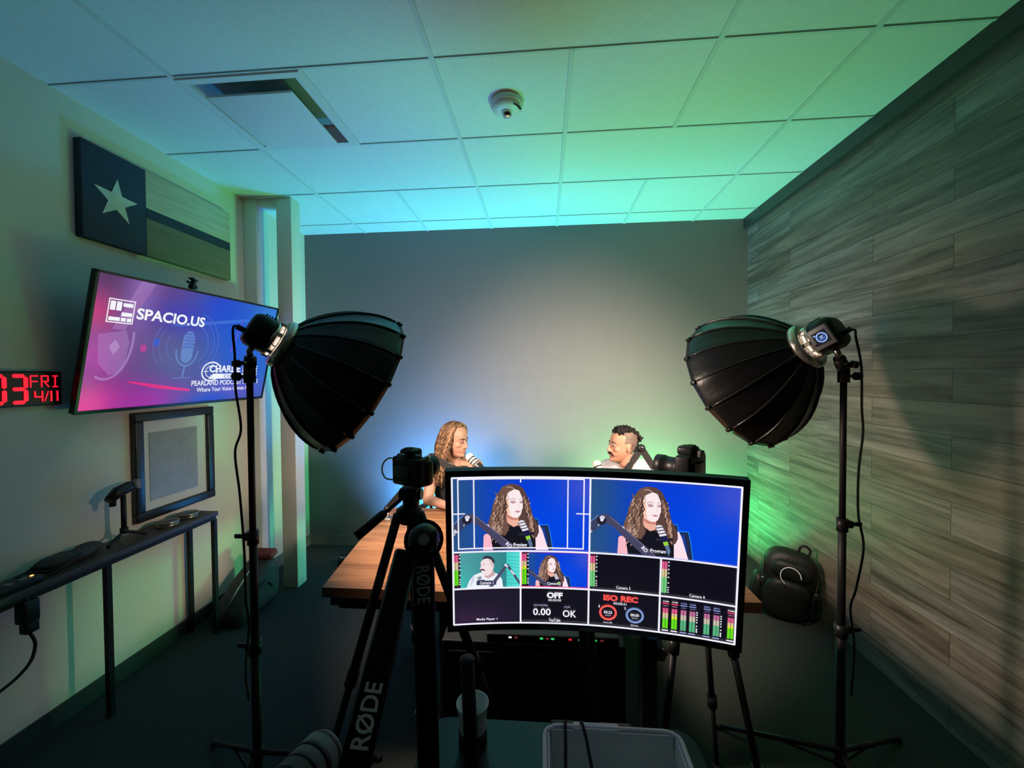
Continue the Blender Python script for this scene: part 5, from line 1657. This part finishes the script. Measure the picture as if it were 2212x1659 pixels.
# camera 2
cv.rect(480, 540, 960, 810, bluebg(480, 540, 480, 270), 14, 8)
draw_woman(480 - 8, 540, 0.52, (536, 540, 960, 806), 5, True, False)
cv.rect(480, 540, 536, 810, (24, 22, 40))
meter(486, 560, 786, 36, 0.60)
cv.text('Camera 2', 716, 778, 96, 20, BW, 0.02)
for pts in ([(484, 545), (955, 545)], [(484, 804), (955, 804)], [(485, 545), (485, 804)], [(955, 545), (955, 804)]):
    cv.line(pts, 9, (240, 70, 120))
# cameras 3 and 4, media player
for k, n_ in ((2, '3'), (3, '4')):
    meter(480 * k + 8, 562, 786, 34, 0)
    cv.text('Camera ' + n_, 480 * k + 236, 782, 96, 20, BW, 0.015)
cv.rect(4, 814, 476, 1076, lambda x, y: mixc((30, 26, 44), (52, 34, 62), g2(x, y, 100, 1060, 260, 120)), 8, 5)
cv.text('Media Player 1', 240, 1046, 148, 22, BW, 0.015)
# stream status
cv.text('OFF', 722, 866, 112, 44, BW, 0.05)
cv.text('00:00:00', 722, 902, 92, 18, (215, 215, 225), 0.02)
cv.text('DATA RATE Mb/s', 624, 942, 100, 13, (170, 165, 205), 0.02)
cv.text('CACHE', 810, 950, 44, 13, (170, 165, 205), 0.02)
cv.text('0.00', 632, 992, 126, 52, BW, 0.02)
cv.text('OK', 828, 1000, 96, 52, BW, 0.02)
cv.text('YouTube', 722, 1052, 84, 24, BW, 0.015)
# record status
cv.text('ISO REC', 1180, 862, 236, 44, (250, 84, 78), 0.055)
cv.text('00:08:31', 1176, 900, 90, 18, (220, 220, 230), 0.02)
cv.arc(1096, 972, 54, 50, 0, 2 * PI, 15, (250, 92, 88))
cv.arc(1278, 976, 54, 50, 0, 2 * PI, 15, (126, 152, 208))
cv.text('05:22', 1096, 970, 58, 20, BW, 0.02); cv.text('00:00', 1278, 974, 58, 20, BW, 0.02)
cv.text('MINUTES', 1096, 992, 38, 9, (190, 190, 205), 0.02); cv.text('MINUTES', 1278, 996, 38, 9, (190, 190, 205), 0.02)
cv.text('1', 1034, 930, 7, 18, BW, 0.02); cv.text('2', 1212, 930, 12, 18, BW, 0.02)
cv.text('Samsung SSD', 1096, 1046, 60, 13, (215, 215, 225), 0.02); cv.text('SSD Drive', 1278, 1050, 52, 13, (215, 215, 225), 0.02)
# audio mixer
for x_, lit, on in ((1462, 0.46, 1), (1520, 0.62, 1), (1578, 0, 0), (1634, 0, 0), (1724, 0, 0), (1782, 0, 0), (1868, 0.60, 1)):
    cv.text('CAM' if x_ < 1660 else ('MIC' if x_ < 1800 else 'PGM'), x_ + 18, 846, 38, 11, (240, 235, 240) if on else (130, 140, 195), 0.03)
    cv.rect(x_ - 4, 858, x_ + 40, 866, (240, 70, 110) if on else (130, 145, 200))
    cv.rect(x_ + 2, 874, x_ + 34, 881, (130, 110, 140) if on else (90, 96, 140))
    meter(x_, 894, 1040, 36, lit, bool(on), True, x_ in (1634, 1782, 1868))
    cv.rect(x_ - 3, 1050, x_ + 38, 1059, BW if on else (150, 160, 215))
# white frame lines
for pts in ([(0, 540), (1920, 540)], [(0, 810), (1920, 810)], [(960, 0), (960, 1080)], [(480, 540), (480, 1080)], [(1440, 540), (1440, 1080)]):
    cv.line(pts, 12, BW)
for pts in ([(6, 6), (1914, 6)], [(6, 1074), (1914, 1074)], [(6, 6), (6, 1074)], [(1914, 6), (1914, 1074)]):
    cv.line(pts, 12, BW)
cv.build('screen', screen_mat('monitor picture', 1.0), t)

# ------------------------------------------------------------------ rack cabinet behind the desk with a video switcher on it
RX0, RX1, RZ = -0.356, 0.262, 0.738
t = thing('rack_cabinet', ((RX0 + RX1) / 2, 1.48, 0), 'black equipment cabinet in the dark between the monitor and the wooden table', 'cabinet')
MB().box(((RX0 + RX1) / 2, 1.485, RZ / 2 + 0.02), (RX1 - RX0, 0.25, RZ - 0.04), bev=0.006).build('carcass', M['matte'], t)
MB().box(((RX0 + RX1) / 2, 1.357, RZ / 2 + 0.02), (RX1 - RX0 - 0.05, 0.008, RZ - 0.10), bev=0.003).build('front_panel', M['black'], t)
for x in (RX0 + 0.05, RX1 - 0.05):
    for y in (1.40, 1.57):
        MB().cyl((x, y, 0), (x, y, 0.045), 0.02, n=12).build('foot', M['rubber'], t)
sw = V((0.02, 1.42, RZ))
t = thing('video_switcher', sw, 'flat black video switcher with small glowing buttons just under the monitor', 'switcher')
MB().box(sw + V((0, 0, 0.016)), (0.44, 0.13, 0.032), Matrix.Identity(4), bev=0.006).build('housing', M['black'], t)
for x, m_ in ((-0.14, 'w_led'), (-0.12, 'd_led'), (-0.035, 'g_led'), (-0.016, 'd_led'), (0.002, 'g_led'), (0.06, 'r_led'), (0.092, 'g_led'), (0.112, 'd_led'), (0.142, 'g_led'), (0.164, 'd_led')):
    MB().box(sw + V((x, -0.0645, 0.022)), (0.011, 0.006, 0.006), bev=0.002).build('button', M[m_], t)

# ------------------------------------------------------------------ small things on the desk
t = thing('storage_bin', (0.14, 0.77, 0.75), 'open frosted plastic bin on the near desk at the bottom edge', 'bin')
bn = MB()
bx0, bx1, by0, by1, bz0, bz1 = 0.0, 0.285, 0.60, 0.912, 0.751, 0.845
th = 0.003
def wallq(a, b_, z0_, z1_):
    pass
bn.box(((bx0 + bx1) / 2, (by0 + by1) / 2, bz0 + th / 2), (bx1 - bx0 - 0.03, by1 - by0 - 0.03, th))
bn.box(((bx0 + bx1) / 2, by0 + 0.008, (bz0 + bz1) / 2), (bx1 - bx0 - 0.02, th, bz1 - bz0), Matrix.Rotation(0.08, 4, 'X'))
bn.box(((bx0 + bx1) / 2, by1 - 0.008, (bz0 + bz1) / 2), (bx1 - bx0 - 0.02, th, bz1 - bz0), Matrix.Rotation(-0.08, 4, 'X'))
bn.box((bx0 + 0.008, (by0 + by1) / 2, (bz0 + bz1) / 2), (th, by1 - by0 - 0.02, bz1 - bz0), Matrix.Rotation(-0.08, 4, 'Y'))
bn.box((bx1 - 0.008, (by0 + by1) / 2, (bz0 + bz1) / 2), (th, by1 - by0 - 0.02, bz1 - bz0), Matrix.Rotation(0.08, 4, 'Y'))
M['bin'] = mat('frosted clear plastic', (0.80, 0.88, 0.86), 0.25, spec=0.6, trans=0.06)
bn.build('tub', M['bin'], t)
rm_ = MB()
rp_ = []
for cx_, cy_, a0 in ((bx1 - 0.03, by1 - 0.02, 0), (bx0 + 0.03, by1 - 0.02, PI / 2), (bx0 + 0.03, by0 + 0.02, PI), (bx1 - 0.03, by0 + 0.02, 1.5 * PI)):
    for i in range(6):
        a = a0 + PI / 2 * i / 5
        rp_.append((cx_ + 0.034 * math.cos(a), cy_ + 0.024 * math.sin(a), bz1))
rp_.append(rp_[0])
rm_.tube(rp_, 0.0055, 8, caps=False)
rm_.box((bx0 + 0.11, by1 + 0.006, bz1 + 0.001), (0.10, 0.02, 0.004), bev=0.0015)
rm_.build('rim', M['bin'], t)
for i, (xa, xb) in enumerate(((0.042, 0.038), (0.078, 0.098))):
    c_ = MB().tube(smooth_path([(xa + 0.005, 1.0, 0.757), (xa + 0.003, 0.945, 0.80), (xa, 0.918, 0.8545), (xa * 0.6 + xb * 0.4, 0.88, 0.846), (xb, 0.80, 0.80), (xb + 0.01, 0.70, 0.759)], 8), 0.0036, 8)
    tag(c_.build('thin_cable', M['rubber'], loc=(xa, 0.92, 0.75)), ('thin black cable draped over the frosted bin, the left one of two' if i == 0 else 'thin black cable slanting over the frosted bin, the right one of two'), 'cable', 'cables over the frosted bin')
cu = V((-0.178, 0.965, 0.75))
t = thing('drinking_cup', cu, 'clear plastic cup with a black base on the near desk', 'cup')
MB().lathe([(0.031, 0.035), (0.037, 0.098), (0.039, 0.100), (0.039, 0.096), (0.0355, 0.095), (0.030, 0.036)], Matrix.Translation(cu), 32).build('clear_wall', M['bin'], t)
MB().lathe([(0, 0), (0.030, 0), (0.034, 0.004), (0.0345, 0.036), (0, 0.036)], Matrix.Translation(cu), 32).build('base', M['black'], t)
pl = V((-0.168, 0.895, 0.75))
t = thing('desk_pole', pl, 'slim black upright pole on the near desk in front of the clear cup', 'pole')
MB().cyl(pl, pl + V((0, 0, 0.008)), 0.04, n=24).build('foot', M['black'], t)
MB().cyl(pl + V((0, 0, 0.006)), pl + V((-0.006, -0.01, 0.255)), 0.0155, n=20).build('tube', M['matte'], t)
MB().ell(pl + V((-0.006, -0.01, 0.258)), (0.017, 0.017, 0.010)).build('cap', M['black'], t)

# ------------------------------------------------------------------ big boom arm and banded microphone close to the camera
boom_arm((-0.225, 0.765, 0.75), (-0.2265, 0.760, 0.862), (-0.224, 0.729, 1.330), (-0.252, 0.475, 1.090),
         'large folded black boom arm close to the camera, clamped to the near desk', seg_label=(0.85, 0.70), wd=0.041, word_on=(0, 1), flip=(-1, -1), word_len=0.072, split=(-0.018, -0.020, 0.010), group='boom arm on the near desk')
microphone((-0.340, 0.606, 1.060), (-0.13, -0.80, 0.10), 0.034, 0.15, 'banded microphone in the dark at the lower left, closest to the camera', pale='foam_dimmed')

# ------------------------------------------------------------------ cameras on tripods
def dslr(c, aim, label, s=1.0):
    c = V(c)
    a = V(aim); a.z = 0; a.normalize()
    x = a.cross(V((0, 0, 1)))
    R = Matrix((x, a, V((0, 0, 1)))).transposed().to_4x4()     # local y = lens direction, x = right hand
    W_ = lambda p: c + R.to_3x3() @ (V(p) * s)
    t = thing('camera', c - V((0, 0, 0.052 * s)), label, 'camera', 'cameras on tripods')
    mb = MB()
    mb.box(W_((0, 0, 0)), (0.128 * s, 0.052 * s, 0.092 * s), R, bev=0.010 * s)
    mb.box(W_((0.052, 0.020, -0.004)), (0.034 * s, 0.042 * s, 0.084 * s), R, bev=0.014 * s)
    mb.build('body', M['black'], t)
    MB().box(W_((-0.004, 0.006, 0.056)), (0.056 * s, 0.056 * s, 0.032 * s), R, bev=0.011 * s).box(W_((-0.004, -0.004, 0.0735)), (0.022 * s, 0.020 * s, 0.004 * s), R).build('prism_housing', M['black'], t)
    MB().box(W_((-0.004, -0.034, 0.050)), (0.030 * s, 0.016 * s, 0.022 * s), R, bev=0.005 * s).build('viewfinder', M['grey_metal'], t)
    MB().box(W_((-0.010, -0.030, -0.006)), (0.078 * s, 0.008 * s, 0.056 * s), R, bev=0.003 * s).build('rear_display', M['gloss'], t)
    MB().cyl(W_((0.042, -0.004, 0.044)), W_((0.042, -0.004, 0.056)), 0.011 * s, n=18).build('mode_dial', M['grey_metal'], t)
    MB().cyl(W_((0.055, 0.020, 0.038)), W_((0.056, 0.026, 0.050)), 0.007 * s, n=14).build('shutter_button', M['chrome'], t)
    mw = frame_mat(W_((-0.010, 0.026, -0.004)), a)
    MB().lathe([(0, 0), (0.034 * s, 0), (0.035 * s, 0.012 * s), (0.032 * s, 0.014 * s), (0.033 * s, 0.052 * s), (0.036 * s, 0.056 * s), (0.036 * s, 0.082 * s), (0.031 * s, 0.083 * s), (0.029 * s, 0.074 * s), (0, 0.070 * s)], mw, 30).build('lens', M['black'], t)
    return t, W_

def tripod(apex, feet, cam_c, label, handle=None, s=1.0):
    apex, cam_c = V(apex), V(cam_c)
    t = thing('tripod', (apex.x, apex.y, 0), label, 'tripod', 'camera tripods')
    MB().cyl(apex - V((0, 0, 0.20)), cam_c - V((0, 0, 0.115)), 0.012, n=14).build('centre_column', M['steel'], t)
    MB().lathe([(0, -0.03), (0.030, -0.03), (0.040, -0.01), (0.040, 0.012), (0.026, 0.022), (0, 0.022)], Matrix.Translation(apex), 24).build('spider', M['matte'], t)
    hd_ = MB()
    hb_ = cam_c - V((0, 0, 0.052))
    hd_.cyl(hb_ - V((0, 0, 0.068)), hb_ - V((0, 0, 0.030)), 0.026, n=18)
    hd_.box(hb_ - V((0, 0, 0.022)), (0.044, 0.05, 0.036), bev=0.008)
    hd_.cyl(hb_ - V((0.035, 0, 0.022)), hb_ - V((-0.035, 0, 0.022)), 0.018, n=14)
    hd_.box(hb_ - V((0, 0, 0.005)), (0.055, 0.065, 0.010), bev=0.003)
    hd_.build('pan_head', M['black'], t)
    if handle:
        h0, h1 = V(handle[0]), V(handle[1])
        MB().tube([h0, lerp(h0, h1, 0.45)], 0.006, 10).tube([lerp(h0, h1, 0.42), lerp(h0, h1, 0.47), h1], [0.010, 0.0135, 0.0145], 14).build('pan_handle', M['black'], t)
    for f in feet:
        f = V(f)
        d = (f - apex).normalized()
        hip = apex + V((d.x, d.y, 0)).normalized() * 0.034
        at = lambda k: lerp(hip, f, k)
        lg_ = MB().tube([at(0.0), at(0.40)], 0.0145, 12).tube([at(0.38), at(0.72)], 0.0115, 12).tube([at(0.70), at(0.985)], 0.009, 12)
        l_ = lg_.build('leg', M['matte'], t)
        for k in (0.40, 0.72):
            MB().tube([at(k - 0.022), at(k + 0.018)], 0.0185, 12).build('leg_lock', M['black'], l_)
        MB().ell(at(0.985) + V((0, 0, 0.006)), (0.017, 0.017, 0.016)).build('rubber_foot', M['rubber'], l_)
    return t

cl_ = (-0.424, 1.268, 1.338)
cam_l, WL = dslr(cl_, (0.50, 0.86, 0), 'black camera on the left tripod, seen from behind beside the near boom arm', 0.98)
tripod((-0.430, 1.265, 1.205), [(-0.782, 1.10, 0), (0.04, 1.275, 0), (-0.50, 1.60, 0)], cl_, 'black tripod with a pan handle, left of the curved monitor', handle=((-0.438, 1.250, 1.262), (-0.545, 1.140, 1.175)))
lp_ = MB().tube(smooth_path([WL((-0.066, -0.004, 0.022)), WL((-0.080, -0.014, 0.036)), WL((-0.098, -0.026, 0.024)), WL((-0.106, -0.030, -0.004)), WL((-0.094, -0.026, -0.030)), WL((-0.072, -0.012, -0.036)), WL((-0.062, -0.006, -0.034))], 8), 0.0028, 8)
tag(lp_.build('video_cable', M['white_cord'], loc=WL((-0.08, -0.01, -0.036))), 'white looped video cable on the left camera', 'cable')
cr_ = (0.530, 1.535, 1.296)
dslr(cr_, (-0.74, 0.67, 0), 'black camera behind the top right corner of the curved monitor', 1.12)
tripod((0.538, 1.53, 1.165), [(0.700, 1.72, 0), (0.74, 1.325, 0), (0.33, 1.33, 0)], cr_, 'black tripod behind the right end of the curved monitor')

# ------------------------------------------------------------------ backpack against the plank wall
b = V((1.60, 2.93, 0))
t = thing('backpack', b, 'black backpack with a white cord loop leaning against the plank wall', 'backpack')
lean = Matrix.Rotation(0.20, 4, 'Y') @ Matrix.Rotation(-0.40, 4, 'Z') @ Matrix.Rotation(0.12, 4, 'X')
BW_ = lambda p: b + lean.to_3x3() @ V(p)
bp_ = MB()
bp_.ell(BW_((0, 0.0, 0.225)), (0.165, 0.095, 0.225), lean, nu=32, nv=22, e=0.62)
bpo = bp_.build('main_compartment', M['pack'], t)
bp2 = MB().ell(BW_((0, -0.095, 0.150)), (0.130, 0.055, 0.135), lean, nu=28, nv=18, e=0.65)
bp2.build('front_pocket', M['pack'], t)
MB().ell(BW_((0, -0.080, 0.345)), (0.115, 0.045, 0.060), lean, nu=24, nv=14, e=0.7).build('upper_pocket', M['pack'], t)
for s_ in (-1, 1):
    MB().ell(BW_((s_ * 0.165, -0.01, 0.13)), (0.035, 0.07, 0.11), lean, nu=20, nv=12, e=0.7).build('side_pocket', M['pack'], t)
    MB().tube(smooth_path([BW_((s_ * 0.08, 0.075, 0.40)), BW_((s_ * 0.085, 0.105, 0.32)), BW_((s_ * 0.09, 0.108, 0.18)), BW_((s_ * 0.09, 0.085, 0.06))], 8), 0.022, 8, sq=(1, 0.4)).build('shoulder_strap', M['pack'], t)
    MB().tube(smooth_path([BW_((s_ * 0.155, -0.02, 0.36)), BW_((s_ * 0.150, -0.09, 0.26)), BW_((s_ * 0.13, -0.145, 0.14)), BW_((s_ * 0.11, -0.13, 0.04))], 8), 0.009, 8, sq=(1, 0.4)).build('compression_strap', M['black'], t)
    MB().box(BW_((s_ * 0.146, -0.105, 0.235)), (0.020, 0.012, 0.034), lean, bev=0.004).build('buckle', M['chrome'], t)
MB().tube(smooth_path([BW_((0.03, 0.02, 0.440)), BW_((0.035, 0.02, 0.485)), BW_((0.065, 0.02, 0.495)), BW_((0.09, 0.02, 0.475)), BW_((0.088, 0.02, 0.430))], 8), 0.008, 8).build('haul_loop', M['black'], t)
lc_ = BW_((-0.01, -0.150, 0.330))
part(MB().torus(lc_, (CAM - lc_).normalized(), 0.056, 0.0028, 40, 8, a0=-0.3, a1=PI * 1.25, ref=(1, 0, 0)).build('cord_loop', M['white_cord'], t), 'white cord loop on the front')
